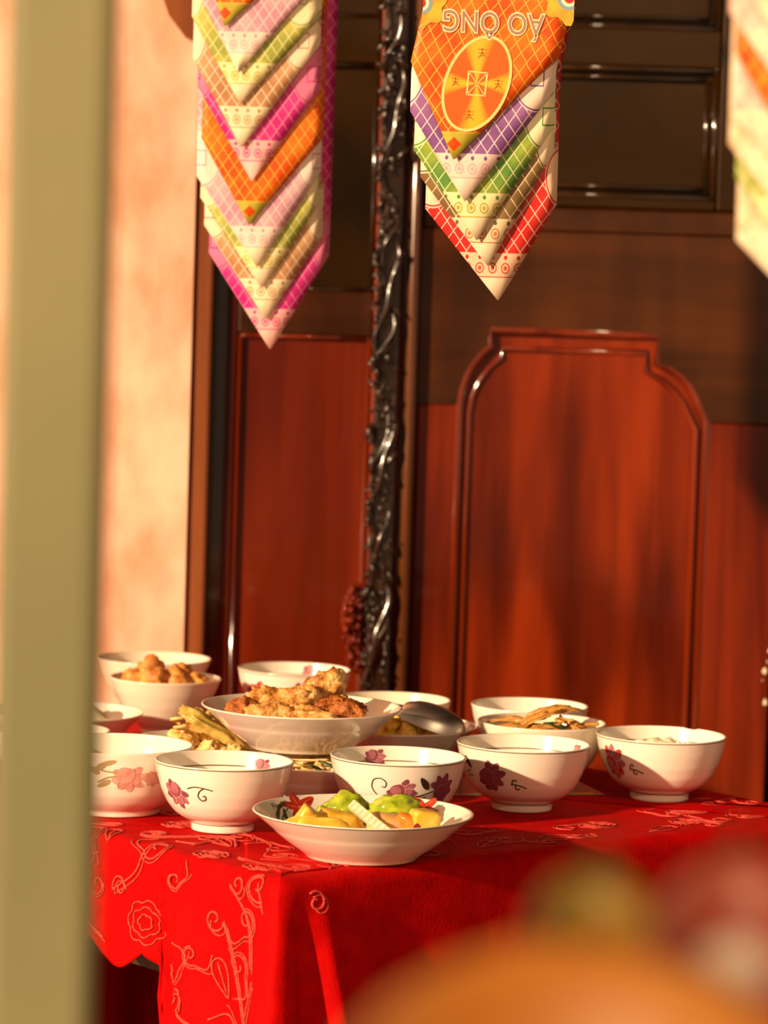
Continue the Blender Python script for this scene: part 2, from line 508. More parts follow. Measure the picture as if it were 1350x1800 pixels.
for k in range(420):
    z = 0.55 + 1.2 * rnd.random()
    x = -0.020 + 0.030 * rnd.random() if rnd.random() > 0.3 else -0.021 + 0.008 * rnd.random()
    s = 0.0022 + 0.0056 * rnd.random() ** 2
    V, Fc = lump_geo((s * 0.55, s * 0.7, s * (0.8 + 1.4 * rnd.random())), seed=k, amp=0.25, sub=1)
    Rm = Euler((0, rnd.uniform(-0.9, 0.9), 0)).to_matrix()
    c = Vector((x, DY - 0.0285 - 0.006 * rnd.random(), z))
    mb.add([c + Rm @ v for v in V], Fc)
P(mb.build('carved_leaves', [WOOD_DARK]), t2)
# carved bracket jutting out to the left at the bottom of the post
mb = MB()
for k in range(64):
    z = 0.772 + 0.096 * rnd.random()
    w = 0.024 * (0.55 + 0.45 * math.sin((z - 0.772) / 0.096 * PI))
    x = -0.0235 - w * rnd.random()
    s = 0.0022 + 0.0032 * rnd.random()
    V, Fc = lump_geo((s, s, s * 1.3), seed=k + 300, amp=0.3, sub=1)
    c = Vector((x, DY - 0.018 - 0.010 * rnd.random(), z))
    mb.add([c + v for v in V], Fc)
mb.add(*tube_geo(smooth_path([(-0.018, DY - 0.016, 0.872), (-0.036, DY - 0.018, 0.862), (-0.044, DY - 0.018, 0.83),
                              (-0.034, DY - 0.018, 0.80), (-0.036, DY - 0.016, 0.775), (-0.018, DY - 0.012, 0.765)], 30), 0.0050, 8))
mb.add(*tube_geo(smooth_path([(-0.018, DY - 0.012, 0.855), (-0.030, DY - 0.014, 0.835), (-0.026, DY - 0.014, 0.81),
                              (-0.018, DY - 0.012, 0.79)], 24), 0.0060, 8))
P(mb.build('carved_bracket', [WOOD_RED]), t2)

o = tube('trim_3', [(0.0275, DY - 0.016, 0.05), (0.0275, DY - 0.016, 2.3)], 0.0075, WOOD_BAR, None, 16)
tag(o, 'slim rounded wooden bar running up beside the carved post', 'bar', kind='structure')

# ------------------------------------------------------------------ table and cloth
P0 = Vector((-0.078, 2.838))
E1 = Vector((0.774, 0.633)).normalized()
E2 = Vector((-E1.y, E1.x))
TW, TL, TZ = 0.69, 1.0, 0.75


def tb(t, b, z=0.0):
    q = P0 + E1 * t + E2 * b
    return Vector((q.x, q.y, TZ + z))


tbl_c = P0 + E1 * TW / 2 + E2 * TL / 2
tbl = empty('offering_table', (tbl_c.x, tbl_c.y, 0), math.atan2(E1.y, E1.x))
tag(tbl, 'dark wooden table almost hidden under the red cloth', 'table')
box('table_top', -TW / 2 + 0.012, TW / 2 - 0.012, -TL / 2 + 0.012, TL / 2 - 0.012, TZ - 0.034, TZ - 0.004, WOOD_TABLE, tbl, 0.004)
for sx in (-1, 1):
    for sy in (-1, 1):
        cx, cy = sx * (TW / 2 - 0.06), sy * (TL / 2 - 0.06)
        box('leg', cx - 0.024, cx + 0.024, cy - 0.024, cy + 0.024, 0.0, TZ - 0.034, WOOD_TABLE, tbl, 0.004)
for sx in (-1, 1):
    cx = sx * (TW / 2 - 0.05)
    box('apron', cx - 0.01, cx + 0.01, -TL / 2 + 0.085, TL / 2 - 0.085, TZ - 0.12, TZ - 0.0345, WOOD_TABLE, tbl)
for sy in (-1, 1):
    cy = sy * (TL / 2 - 0.05)
    box('apron', -TW / 2 + 0.085, TW / 2 - 0.085, cy - 0.01, cy + 0.01, TZ - 0.12, TZ - 0.0345, WOOD_TABLE, tbl)

# cloth: perimeter coordinate s runs from the near corner along the front edge, then round; negative s = left side
CR = 0.014                                             # rounding of the table edge
PER = 2 * (TW + TL)


def perim(s):
    """point on the table outline and outward normal (rounded corners)"""
    s = s % PER
    rc = 0.02
    for (L, org, d, nn) in ((TW, (0, 0), (1, 0), (0, -1)), (TL, (TW, 0), (0, 1), (1, 0)),
                            (TW, (TW, TL), (-1, 0), (0, 1)), (TL, (0, TL), (0, -1), (-1, 0))):
        if s <= L:
            p = [org[0] + d[0] * s, org[1] + d[1] * s]
            nv = Vector(nn)
            if s < rc:
                pv = {(0, -1): (-1, 0), (1, 0): (0, -1), (0, 1): (1, 0), (-1, 0): (0, 1)}[nn]
                a = (1 - s / rc) * PI / 4
                nv = Vector(nn) * math.cos(a) + Vector(pv) * math.sin(a)
            elif s > L - rc:
                nx = {(0, -1): (1, 0), (1, 0): (0, 1), (0, 1): (-1, 0), (-1, 0): (0, -1)}[nn]
                a = (1 - (L - s) / rc) * PI / 4
                nv = Vector(nn) * math.cos(a) + Vector(nx) * math.sin(a)
            p = Vector(p)
            e = min(s, L - s)
            if e < rc: p -= nv * (rc * 0.30 * (1 - e / rc) ** 2)
            return p, nv
        s -= L
    return Vector((0, 0)), Vector((0, -1))


def gb(x, c, w): return math.exp(-((x - c) / w) ** 2)


def folds(s, dz):
    """outward offset of the hanging cloth"""
    x = s if s < PER / 2 else s - PER                  # signed distance from the near corner
    k = min(dz, 0.5)
    o = 0.0
    o += k * (0.20 * gb(x, 0.0, 0.016 + 0.05 * k) + 0.17 * gb(x, 0.047 + 0.10 * k, 0.011 + 0.03 * k)
              - 0.10 * gb(x, 0.024 + 0.05 * k, 0.012 + 0.03 * k) - 0.06 * gb(x, -0.05, 0.03))
    o += k * 0.10 * gb(x, -0.120, 0.025) - k * 0.12 * gb(x, -0.165, 0.02)
    o += k * (0.030 * math.sin(x * 31 + 0.6) + 0.018 * math.sin(x * 67 + 2.0)) * (1 if abs(x) > 0.08 else abs(x) / 0.08)
    for c in (TW, TW + TL, -TL):
        o += k * 0.22 * gb(x, c, 0.02 + 0.05 * k)
    return o + 0.03 * k


def drop_len(s):
    x = s if s < PER / 2 else s - PER
    full = 0.46
    if -0.44 < x < -0.10:
        scal = 0.080 + 0.020 * abs(math.sin((x + 0.10) * PI / 0.085))
        a = min(1, max(0, (-0.158 - x) / 0.012))
        return full * (1 - a) + scal * a
    return full


def cloth_pt(s, v, off=0.0):
    """v<0: on the table top (-v from the edge); v>0: over the edge, arc length down"""
    p, nv = perim(s)
    if v <= 0:
        q = p - nv * (CR - v)
        z = 0.0
        return tb(q.x, q.y, z + off)
    arc = CR * PI / 2
    if v < arc:
        a = v / CR
        q = p - nv * CR + nv * math.sin(a) * (CR + off)
        return tb(q.x, q.y, -CR + math.cos(a) * (CR + off))
    dz = v - arc
    wr = 0.0
    x = s if s < PER / 2 else s - PER
    g = gb(x, -0.148, 0.030) * min(1, dz / 0.03)
    if g > 0.02:
        wr = g * (0.013 * noise.noise(Vector((s * 62, v * 30, 1.3))) + 0.005 * noise.noise(Vector((s * 150, v * 90, 4.1))))
    q = p + nv * (folds(s, dz) + off + wr)
    return tb(q.x, q.y, -CR - dz * 0.985)


svals = []
s = 0.0
while s < PER:
    svals.append(s)
    x = s if s < PER / 2 else s - PER
    s += 0.0022 if -0.30 < x < 0.12 else 0.008
NS = len(svals)
rows_top = [-0.06, -0.03, -0.012, 0.0]
rows_arc = [CR * PI / 2 * k / 4 for k in range(1, 5)]
V, Fc = [], []
for v in rows_top + rows_arc:
    for s in svals: V.append(cloth_pt(s, v))
ND = 30
for k in range(1, ND + 1):
    for s in svals:
        V.append(cloth_pt(s, CR * PI / 2 + drop_len(s) * k / ND))
nr = len(rows_top) + len(rows_arc) + ND
for r in range(nr - 1):
    for i in range(NS):
        j = (i + 1) % NS
        Fc.append((r * NS + i, (r + 1) * NS + i, (r + 1) * NS + j, r * NS + j))
c0 = len(V)
V.append(tb(TW / 2, TL / 2))
for i in range(NS): Fc.append((i, (i + 1) % NS, c0))
cloth = mesh_obj('tablecloth', V, Fc, CLOTH)
sm = cloth.modifiers.new('thickness', 'SOLIDIFY')
sm.thickness = 0.0012
sm.offset = -1
tag(cloth, 'bright red damask tablecloth with raised scroll embroidery', 'tablecloth')


# embroidery ---------------------------------------------------------
def on_cloth(path2d, r=0.0011, name='embroidered_scroll'):
    """path2d: (s, v) cloth coordinates"""
    pts = [cloth_pt(s % PER, v, 0.0006) for s, v in path2d]
    tube(name, pts, r, EMBR, cloth, 6)


def spiral(cx, cy, r0, turns, a0, dirn=1, n=34, tail=None):
    out = []
    for k in range(n):
        f = k / (n - 1)
        a = a0 + dirn * f * turns * 2 * PI
        out.append((cx + math.cos(a) * r0 * (1 - 0.82 * f), cy + math.sin(a) * r0 * (1 - 0.82 * f)))
    if tail: out = smooth_path(list(tail) + [out[0]], 16)[:-1] + out
    return out


for args in ((-0.235, -0.030, 0.016, 1.3, 0.4, 1, 34, ((-0.150, -0.055), (-0.19, -0.075))),
             (-0.090, -0.055, 0.012, 1.2, 2.2, -1, 30, ((-0.20, -0.10), (-0.14, -0.085))),
             (-0.290, 0.040, 0.018, 1.25, 1.0, -1, 34, ((-0.25, 0.10), (-0.275, 0.085))),
             (-0.225, 0.050, 0.012, 1.1, 2.8, 1, 30, ((-0.19, -0.01), (-0.20, 0.03))),
             (-0.085, 0.055, 0.012, 1.2, 0.0, 1, 30, ((-0.050, 0.14), (-0.062, 0.09))),
             (-0.055, 0.020, 0.010, 1.2, 3.0, -1, 30, ((-0.035, 0.09), (-0.04, 0.05))),
             (-0.125, 0.130, 0.011, 1.2, 1.0, -1, 30, ((-0.075, 0.20), (-0.09, 0.16))),
             (-0.060, 0.165, 0.010, 1.2, 2.0, 1, 30, ((-0.03, 0.10), (-0.045, 0.13))),
             (-0.120, 0.205, 0.012, 1.2, 5.0, 1, 30, ((-0.07, 0.24), (-0.09, 0.235))),
             (0.040, 0.030, 0.010, 1.2, 4.0, 1, 30, None),
             (-0.035, -0.035, 0.012, 1.3, 1.5, -1, 30, ((-0.10, -0.02), (-0.065, -0.018)))):
    p = spiral(*args)
    on_cloth(p)
    on_cloth([(a + 0.0036, b + 0.0036) for a, b in p[: len(p) * 2 // 3]], 0.0008)
for cx, cy, r in ((-0.125, -0.010, 0.015), (-0.055, -0.012, 0.016), (-0.185, 0.075, 0.020), (-0.085, 0.215, 0.013),
                  (-0.265, -0.075, 0.014), (0.30, -0.045, 0.016), (0.43, -0.065, 0.017), (0.52, -0.04, 0.015), (0.23, -0.10, 0.018)):
    for q, (rr, pet) in enumerate(((1.0, 7), (0.68, 6), (0.36, 5))):
        pts = []
        for k in range(49):
            a = 2 * PI * k / 48 + q
            d = r * rr * (0.82 + 0.18 * abs(math.sin(a * pet / 2)))
            pts.append((cx + math.cos(a) * d * 1.15, cy + math.sin(a) * d))
        on_cloth(pts, 0.00085 if cx < 0 else 0.0005, 'embroidered_flower')
for cx, cy, a, L in ((-0.17, -0.055, 0.3, 0.04), (-0.26, 0.0, 0.9, 0.03), (-0.30, -0.02, 2.4, 0.03), (-0.075, 0.105, 1.2, 0.035),
                     (-0.10, 0.165, 2.2, 0.03), (0.36, -0.03, 0.2, 0.05), (0.47, -0.02, 2.9, 0.04), (0.56, -0.08, 0.6, 0.04),
                     (0.27, -0.035, 2.6, 0.04), (0.60, -0.03, 0.3, 0.035)):
    pts = []
    for k in range(41):
        f = 2 * PI * k / 40
        x, y = L * 0.5 * math.cos(f), L * 0.20 * math.sin(f) * (1 - 0.6 * math.cos(f))
        pts.append((cx + x * math.cos(a) - y * math.sin(a), cy + x * math.sin(a) + y * math.cos(a)))
    on_cloth(pts, 0.0009 if cx < 0 else 0.0005, 'embroidered_leaf')
    on_cloth([(cx + (f - 0.5) * L * 0.8 * math.cos(a), cy + (f - 0.5) * L * 0.8 * math.sin(a)) for f in (0, .25, .5, .75, 1)], 0.0008,
             'embroidered_leaf')


rne = random.Random(77)
spots = [(-0.125, -0.010), (-0.055, -0.012), (-0.185, 0.075), (-0.085, 0.215), (-0.235, -0.030), (-0.085, 0.055)]
tries = 0
while len(spots) < 46 and tries < 4000:
    tries += 1
    if rne.random() < 0.75: cx, cy = rne.uniform(-0.33, -0.025), rne.uniform(-0.12, 0.235)
    else: cx, cy = rne.uniform(0.12, 0.66), rne.uniform(-0.12, -0.015)
    if any((cx - a_) ** 2 + (cy - b2) ** 2 < 0.030 ** 2 for a_, b2 in spots): continue
    if cx < -0.14 and cy > 0.075: continue
    spots.append((cx, cy))
    r0 = rne.uniform(0.009, 0.016)
    a0 = rne.random() * 2 * PI
    dr_ = rne.choice((-1, 1))
    tx, ty = cx + math.cos(a0 - dr_ * 1.2) * r0 * 2.4, cy + math.sin(a0 - dr_ * 1.2) * r0 * 2.4
    if abs(tx) < 0.015 or tx * cx < 0: tx = cx
    p = spiral(cx, cy, r0, 1.15, a0, dr_, 26, ((tx, ty), ((tx + cx) / 2 + math.cos(a0) * r0 * 1.4, (ty + cy) / 2 + math.sin(a0) * r0 * 1.4)))
    on_cloth(p, 0.0010 if cx < 0 else 0.0006)
    on_cloth([(cx + (a_ - cx) * 1.28, cy + (b2 - cy) * 1.28) for a_, b2 in p[8:30]], 0.0007 if cx < 0 else 0.0004)


# ------------------------------------------------------------------ bowls and plates
PROF = {
    'rice': [(0.0, .45), (.09, .455), (.12, .45), (.145, .50), (.19, .60), (.27, .71), (.40, .81), (.58, .895), (.78, .955), (1.0, 1.0)],
    'wide': [(0.0, .58), (.05, .59), (.08, .60), (.14, .68), (.22, .77), (.35, .86), (.55, .93), (.80, .975), (1.0, 1.0)],
    'cone': [(0.0, .42), (.08, .43), (.11, .44), (.18, .53), (.32, .66), (.52, .79), (.76, .91), (1.0, 1.0)],
    'plate': [(0.0, .50), (.06, .52), (.10, .54), (.30, .66), (.44, .735), (.55, .79), (.62, .815), (.80, .905), (1.0, 1.0)],
}


def dense(kind, R, H, n=40):
    pr = PROF[kind]
    zs = np.array([p[0] for p in pr]); rs = np.array([p[1] for p in pr])
    zz = np.linspace(0, 1, n) ** 1.0
    # smooth the polyline a little
    r = np.interp(zz, zs, rs)
    for _ in range(2):
        r[6:-1] = 0.25 * r[5:-2] + 0.5 * r[6:-1] + 0.25 * r[7:]
    return zz * H, r * R


class Bowl:
    def __init__(self, name, loc, D, H, kind, label, cat, group=None, porc=None, rz=0.0, th=0.0024, rim_line=True, foot_line=True,
                 inner_line=0.79, chip=None):
        self.R, self.H, self.th, self.kind = D / 2, H, th, kind
        self.root = empty(name, loc, rz)
        tag(self.root, label, cat, group)
        self.z, self.r = dense(kind, self.R, H)
        porc = porc or PORCELAIN
        zo, ro = self.z, self.r
        floor_z = max(0.010, H * 0.16)
        self.floor = floor_z
        outer = list(zip(ro, zo))
        rim = [(ro[-1] - th * 0.2, H + th * 0.25), (ro[-1] - th * 0.8, H + th * 0.2)]
        inner = [(ro[i] - th, zo[i]) for i in range(len(zo) - 1, -1, -1) if zo[i] > floor_z + 0.002]
        rl = inner[-1][0]
        fl = [(rl * 0.86, floor_z + 0.0006), (rl * 0.6, floor_z), (rl * 0.3, floor_z)]
        under = [(ro[0] - 0.003, 0.0), (ro[0] - 0.0038, 0.004), (ro[0] * 0.5, 0.005)]
        prof = under[::-1] + outer + rim + inner + fl
        seg = 72
        V, Fc = [], []
        for (r, z) in prof:
            for k in range(seg):
                a = 2 * PI * k / seg
                dz = 0.0
                rr = r
                if chip and z > H - 0.006:
                    for ca, cw, cd in chip:
                        da = abs((a - ca + PI) % (2 * PI) - PI)
                        if da < cw: dz -= cd * (1 - (da / cw) ** 2)
                V.append((rr * math.cos(a), rr * math.sin(a), z + dz))
        n = len(prof)
        for i in range(n - 1):
            for k in range(seg):
                l = (k + 1) % seg
                Fc.append((i * seg + k, i * seg + l, (i + 1) * seg + l, (i + 1) * seg + k))
        Fc.append(tuple(range(seg - 1, -1, -1)))
        Fc.append(tuple((n - 1) * seg + k for k in range(seg)))
        self.body = mesh_obj('body', V, Fc, porc, self.root)
        if rim_line: self.ring('rim_line', self.H * 0.985, 0.0009, LINE_GOLD)
        if foot_line: self.ring('foot_line', self.H * 0.115, 0.0006, LINE_GOLD)
        if inner_line: self.ring('inner_line', self.H * inner_line, 0.0011, LINE_GOLD, True)

    def rad(self, z): return float(np.interp(z, self.z, self.r))

    def pt(self, ang, z, off, inside=False):
        """ang measured from the side facing the viewer (-Y), positive to the right"""
        r = self.rad(z)
        dr = (self.rad(z + 0.001) - self.rad(z - 0.001)) / 0.002
        k = 1 / math.sqrt(1 + dr * dr)
        sgn = 1
        if inside:
            r -= self.th
            sgn = -1
        r += sgn * off * k
        z -= sgn * off * dr * k
        a = -PI / 2 + ang
        return Vector((r * math.cos(a), r * math.sin(a), z))

    def ring(self, name, z, w, m, inside=False):
        V, Fc = [], []
        seg = 72
        for q in (-w / 2, w / 2):
            for k in range(seg): V.append(self.pt(2 * PI * k / seg, z + q, 0.00018, inside))
        for k in range(seg):
            l = (k + 1) % seg
            Fc.append((k, l, seg + l, seg + k))
        mesh_obj(name, V, Fc, m, self.root)

    def mapper(self, ang, zc, scale, flip=1, rot=0.0, inside=False):
        r0 = self.rad(zc)
        dr = (self.rad(zc + 0.002) - self.rad(zc - 0.002)) / 0.004
        sl = math.sqrt(1 + dr * dr)
        c, s = math.cos(rot), math.sin(rot)

        def f(x, y, off):
            x, y = x * flip * scale, y * scale
            x, y = x * c - y * s, x * s + y * c
            return self.pt(ang + (-x if inside else x) / r0, zc + y / sl, off, inside)
        return f


def patch(mb, mp, cx, cy, rx, ry, rot, mi, layer, wob=0.0, lobes=0, n=18, point=0.0):
    """petal: star-shaped polar grid"""
    off = 0.00022 + 0.00010 * layer
    V, Fc = [mp(cx, cy, off)], []
    rings = (0.5, 1.0)
    for q in rings:
        for k in range(n):
            a = 2 * PI * k / n
            d = 1 + wob * math.cos(lobes * a) + point * max(0, math.cos(a)) ** 6
            x, y = rx * q * d * math.cos(a), ry * q * d * math.sin(a)
            V.append(mp(cx + x * math.cos(rot) - y * math.sin(rot), cy + x * math.sin(rot) + y * math.cos(rot), off))
    for k in range(n):
        l = (k + 1) % n
        Fc.append((0, 1 + k, 1 + l))
        Fc.append((1 + k, 1 + n + k, 1 + n + l, 1 + l))
    mb.add(V, Fc, mi)


def stroke(mb, mp, pts, w, mi, layer):
    off = 0.00022 + 0.00010 * layer
    V, Fc = [], []
    n = len(pts)
    for i, (x, y) in enumerate(pts):
        a, b = pts[max(i - 1, 0)], pts[min(i + 1, n - 1)]
        tx, ty = b[0] - a[0], b[1] - a[1]
        L = math.hypot(tx, ty) or 1
        ww = w * (0.5 if i in (0, n - 1) else 1)
        V.append(mp(x - ty / L * ww, y + tx / L * ww, off))
        V.append(mp(x + ty / L * ww, y - tx / L * ww, off))
    for i in range(n - 1): Fc.append((2 * i, 2 * i + 1, 2 * i + 3, 2 * i + 2))
    mb.add(V, Fc, mi)


def rose(b, ang, zc, scale, flip=1, rot=0.0, inside=False, mats=None, lines=True):
    mp = b.mapper(ang, zc, scale, flip, rot, inside)
    mb = MB()
    for k, (cx, cy, rx, ry, r, mi) in enumerate((
            (-0.66, -0.22, 0.34, 0.26, 2.8, 1), (-0.60, 0.20, 0.34, 0.26, 2.4, 0), (0.50, 0.40, 0.34, 0.22, 0.6, 0),
            (0.72, 0.04, 0.32, 0.20, 0.1, 1), (0.56, -0.40, 0.36, 0.24, -0.5, 0), (0.08, -0.58, 0.34, 0.26, -1.4, 1),
            (-0.36, -0.48, 0.32, 0.28, -2.3, 0), (0.18, -0.10, 0.56, 0.48, -0.4, 1), (-0.16, 0.16, 0.52, 0.50, 0.3, 0),
            (-0.26, 0.22, 0.34, 0.40, 0.3, 1))):
        patch(mb, mp, cx, cy, rx, ry, r, mi, k * 0.5, 0.07, 3, 18, 0.0)
    if lines:
        for pts in ([(-0.64, 0.00), (-0.50, -0.26), (-0.20, -0.36), (0.14, -0.28), (0.34, 0.02), (0.36, 0.32), (0.20, 0.56)],
                    [(0.34, 0.02), (0.60, -0.04), (0.78, -0.20)], [(0.14, -0.28), (0.26, -0.48), (0.20, -0.72)],
                    [(-0.50, -0.26), (-0.62, -0.44), (-0.58, -0.60)], [(0.36, 0.30), (0.58, 0.26), (0.84, 0.34)]):
            stroke(mb, mp, smooth_path(pts, 14), 0.026, 2, 7)
    return mb.build('painted_rose', mats or [ROSE_D, ROSE_M, ROSE_L], b.root)


def vine(b, ang, zc, scale, paths, flip=1, rot=0.0, inside=False, w=0.045, m=None, leaves=()):
    mp = b.mapper(ang, zc, scale, flip, rot, inside)
    mb = MB()
    for p in paths: stroke(mb, mp, smooth_path(p, 26), w, 0, 2)
    for (x, y, rx, ry, r) in leaves: patch(mb, mp, x, y, rx, ry, r, 0, 1, 0.0, 0, 14, 0.5)
    return mb.build('painted_vine', [m or STEM], b.root)


CURL = [[(0.0, 0.0), (0.5, 0.16), (1.1, 0.12), (1.7, -0.02)], [(1.15, 0.12), (0.85, -0.10), (0.72, -0.45), (0.95, -0.72), (1.22, -0.62),
        (1.18, -0.40), (1.02, -0.44)]]
SPRIG = [[(0, 0), (0.4, 0.0), (0.9, -0.15), (1.2, -0.3)], [(0.1, 0.05), (0.15, 0.35), (0.35, 0.42), (0.4, 0.25)],
         [(0.4, 0), (0.35, -0.3), (0.55, -0.42), (0.68, -0.28)]]
ZT = TZ + 0.0008
G_ROSE = 'rose-painted rice bowls'
D2R = math.radians

a = Bowl('rice_bowl', (-0.136, 3.084, ZT), .125, .062, 'rice', 'cream rice bowl with one purple rose and a curling stem, left of the front plate',
         'bowl', G_ROSE)
rose(a, D2R(-45), .0375, .0145, rot=-0.7)
vine(a, D2R(-31), .043, .0145, CURL, w=0.035)
rose(a, D2R(180 - 34), .051, 0.0098, inside=True)
d = Bowl('rice_bowl', (0.020, 3.147, ZT), .125, .062, 'rice', 'cream rice bowl with two purple roses, directly behind the front plate', 'bowl', G_ROSE)
rose(d, D2R(3), .0375, .0135, rot=0.5)
rose(d, D2R(44), .0385, .0150, rot=2.0, mats=[ROSE_D, ROSE_D, ROSE_M])
vine(d, D2R(-18), .0425, .013, [[(0.9, -0.9), (0.3, -0.9), (-0.2, -0.6), (-0.45, -0.1), (-0.25, 0.45), (0.25, 0.55), (0.6, 0.25), (0.5, -0.1), (0.25, -0.05)]], w=0.035)
vine(d, D2R(24), .041, .012, [[(-0.9, -0.75), (0.0, -0.6), (0.9, -0.3)], [(-0.8, -0.95), (0.4, -0.8)]], w=0.05, leaves=((0.1, 0.25, 0.5, 0.26, 2.2),))
rose(d, D2R(180 + 22), .0525, 0.0109, inside=True)
e = Bowl('rice_bowl', (0.139, 3.257, ZT), .127, .062, 'rice', 'cream rice bowl with a dark rose, shaded on its left, beside the two-rose bowl',
         'bowl', G_ROSE)
rose(e, D2R(-35), .0365, .0165, rot=0.9, mats=[ROSE_D, ROSE_D, ROSE_M])
vine(e, D2R(-14), .030, .0125, SPRIG, w=0.05)
vine(e, D2R(-62), .046, .0105, [[(-0.6, -0.9), (0.3, -0.6)], [(-0.6, -1.2), (0.5, -1.1)]], w=0.05, leaves=((0.0, 0.2, 0.55, 0.3, -0.9),))
rose(e, D2R(180 - 62), .054, .0065, inside=True)
f = Bowl('rice_bowl', (0.276, 3.348, ZT), .127, .062, 'rice', 'cream rice bowl with a chipped rim standing alone at the right', 'bowl', G_ROSE,
         chip=((PI / 2 - 0.62, 0.07, 0.0018), (PI / 2 - 0.50, 0.05, 0.0012)))
rose(f, D2R(-56), .039, .0175, rot=1.4, mats=[RED_P, ROSE_M, ROSE_L])
vine(f, D2R(-36), .034, .0120, SPRIG, w=0.05)
i_ = Bowl('rice_bowl', (-0.093, 3.800, ZT), .125, .062, 'rice', 'rose-painted rice bowl at the back, behind the chicken plate', 'bowl', G_ROSE)
rose(i_, D2R(-44), .040, .0165, rot=0.3, mats=[RED_P, ROSE_M, ROSE_L])
rose(i_, D2R(4), .040, .0150, rot=0.8)
vine(i_, D2R(-16), .040, .0105, [[(-0.6, -0.9), (0.3, -0.6)]], w=0.06, leaves=((0.0, 0.2, 0.55, 0.26, 2.3),))
rose(i_, D2R(180 - 18), .053, 0.0115, inside=True)

b_ = Bowl('soup_bowl', (-0.238, 3.168, ZT), .139, .062, 'wide', 'wide cream soup bowl with faded pink flowers beside the olive pole', 'bowl',
          inner_line=None, foot_line=False, rim_line=False)
rose(b_, D2R(13), .041, .0150, mats=[PINK_P, PINK_P, ROSE_L])
rose(b_, D2R(34), .040, .0095, mats=[PINK_P, PINK_P, ROSE_L])
vine(b_, D2R(1), .044, .012, [[(-1.6, 0.5), (-0.6, 0.2), (0.4, 0.1)], [(-1.2, -0.7), (-0.4, -0.3), (0.4, -0.2)]], w=0.06, m=OLIVE_P,
     leaves=((-0.9, 0.55, 0.5, 0.25, 0.6), (-1.4, 0.2, 0.45, 0.22, 2.6), (-0.3, 0.85, 0.4, 0.2, 0.3), (-0.6, -0.75, 0.5, 0.22, 3.6)))

g = Bowl('food_bowl', (0.163, 3.417, ZT), .128, .062, 'rice', 'cream bowl piled with brown bamboo strips, behind the right-hand rose bowls', 'bowl',
         porc=PORCELAIN2, rim_line=False, foot_line=True, inner_line=None)
h = Bowl('rice_bowl', (0.156, 3.546, ZT), .121, .062, 'rice', 'plain cream bowl behind the bowl of bamboo strips', 'bowl', G_ROSE,
         rim_line=False, inner_line=None)
j = Bowl('rice_bowl', (0.016, 3.593, ZT), .120, .058, 'rice', 'cream bowl with small yellow flowers behind the spoon plate', 'bowl', 'cream bowls at the back',
         porc=PORCELAIN2, rim_line=False, inner_line=None)
rose(j, D2R(44), .047, .0075, mats=[YEL_P, OLIVE_P, YEL_P])
rose(j, D2R(-20), .047, .0060, mats=[YEL_P, OLIVE_P, YEL_P])
o_ = Bowl('food_bowl', (-0.229, 3.702, ZT), .120, .060, 'cone', 'plain cream bowl holding orange fried chunks, back left', 'bowl',
          porc=PORCELAIN2, rim_line=False, foot_line=False, inner_line=None)
p_ = Bowl('rice_bowl', (-0.253, 3.862, ZT), .130, .062, 'cone', 'rearmost cream bowl against the peach wall at left', 'bowl', 'cream bowls at the back',
          porc=PORCELAIN2, rim_line=False, foot_line=False, inner_line=None)
q_ = Bowl('side_dish', (-0.322, 3.552, ZT), .162, .040, 'plate', 'pale dish with pale food half hidden by the olive pole', 'plate',
          rim_line=False, foot_line=False, inner_line=None)
r_ = Bowl('small_bowl', (-0.312, 3.300, ZT), .112, .055, 'rice', 'small cream bowl almost hidden by the olive pole, behind the pink-flowered bowl',
          'bowl', rim_line=False, inner_line=None)

c = Bowl('soup_plate', (-0.010, 2.962, ZT), .191, .039, 'plate', 'cream soup plate with red flowers holding pickled vegetables, at the table edge', 'plate',
         inner_line=None, foot_line=False, th=0.0028)
k_ = Bowl('soup_plate', (0.009, 3.442, ZT), .180, .052, 'plate', 'deep plate of golden food with a steel spoon', 'plate',
          inner_line=None, foot_line=False, rim_line=False, th=0.0028)
m_ = Bowl('noodle_dish', (-0.060, 3.243, ZT), .124, .040, 'plate', 'low dish of noodles under the chicken plate', 'bowl',
          inner_line=None, foot_line=False, rim_line=False)
n_ = Bowl('side_dish', (-0.157, 3.378, ZT), .166, .038, 'plate', 'plate of pale battered food left of the chicken plate', 'plate',
          inner_line=None, foot_line=False, rim_line=False)
l_ = Bowl('soup_plate', (-0.072, 3.268, TZ + .0505), .191, .040, 'plate', 'cream plate heaped with roast chicken, raised above the other dishes', 'plate',
          inner_line=None, foot_line=False, rim_line=False, th=0.0028)


# red flowers printed inside the front plate
def red_flower(b, ang, zc, scale, rot):
    mp = b.mapper(ang, zc, scale, 1, rot, True)
    mb = MB()
    for kk in range(6):
        an = kk * PI / 3 + 0.3
        patch(mb, mp, 0.55 * math.cos(an), 0.55 * math.sin(an), 0.55, 0.30, an, 0, kk * 0.4, 0.06, 3, 16, 0.25)
    for kk in range(6):
        an = kk * PI / 3 + 0.3
        stroke(mb, mp, [(0.15 * math.cos(an), 0.15 * math.sin(an)), (0.5 * math.cos(an + .08), 0.5 * math.sin(an + .08)),
                        (0.9 * math.cos(an), 0.9 * math.sin(an))], 0.03, 1, 5)
    patch(mb, mp, 0, 0, 0.18, 0.18, 0, 1, 6)
    mb.build('printed_flower', [RED_P, RED_L], b.root)


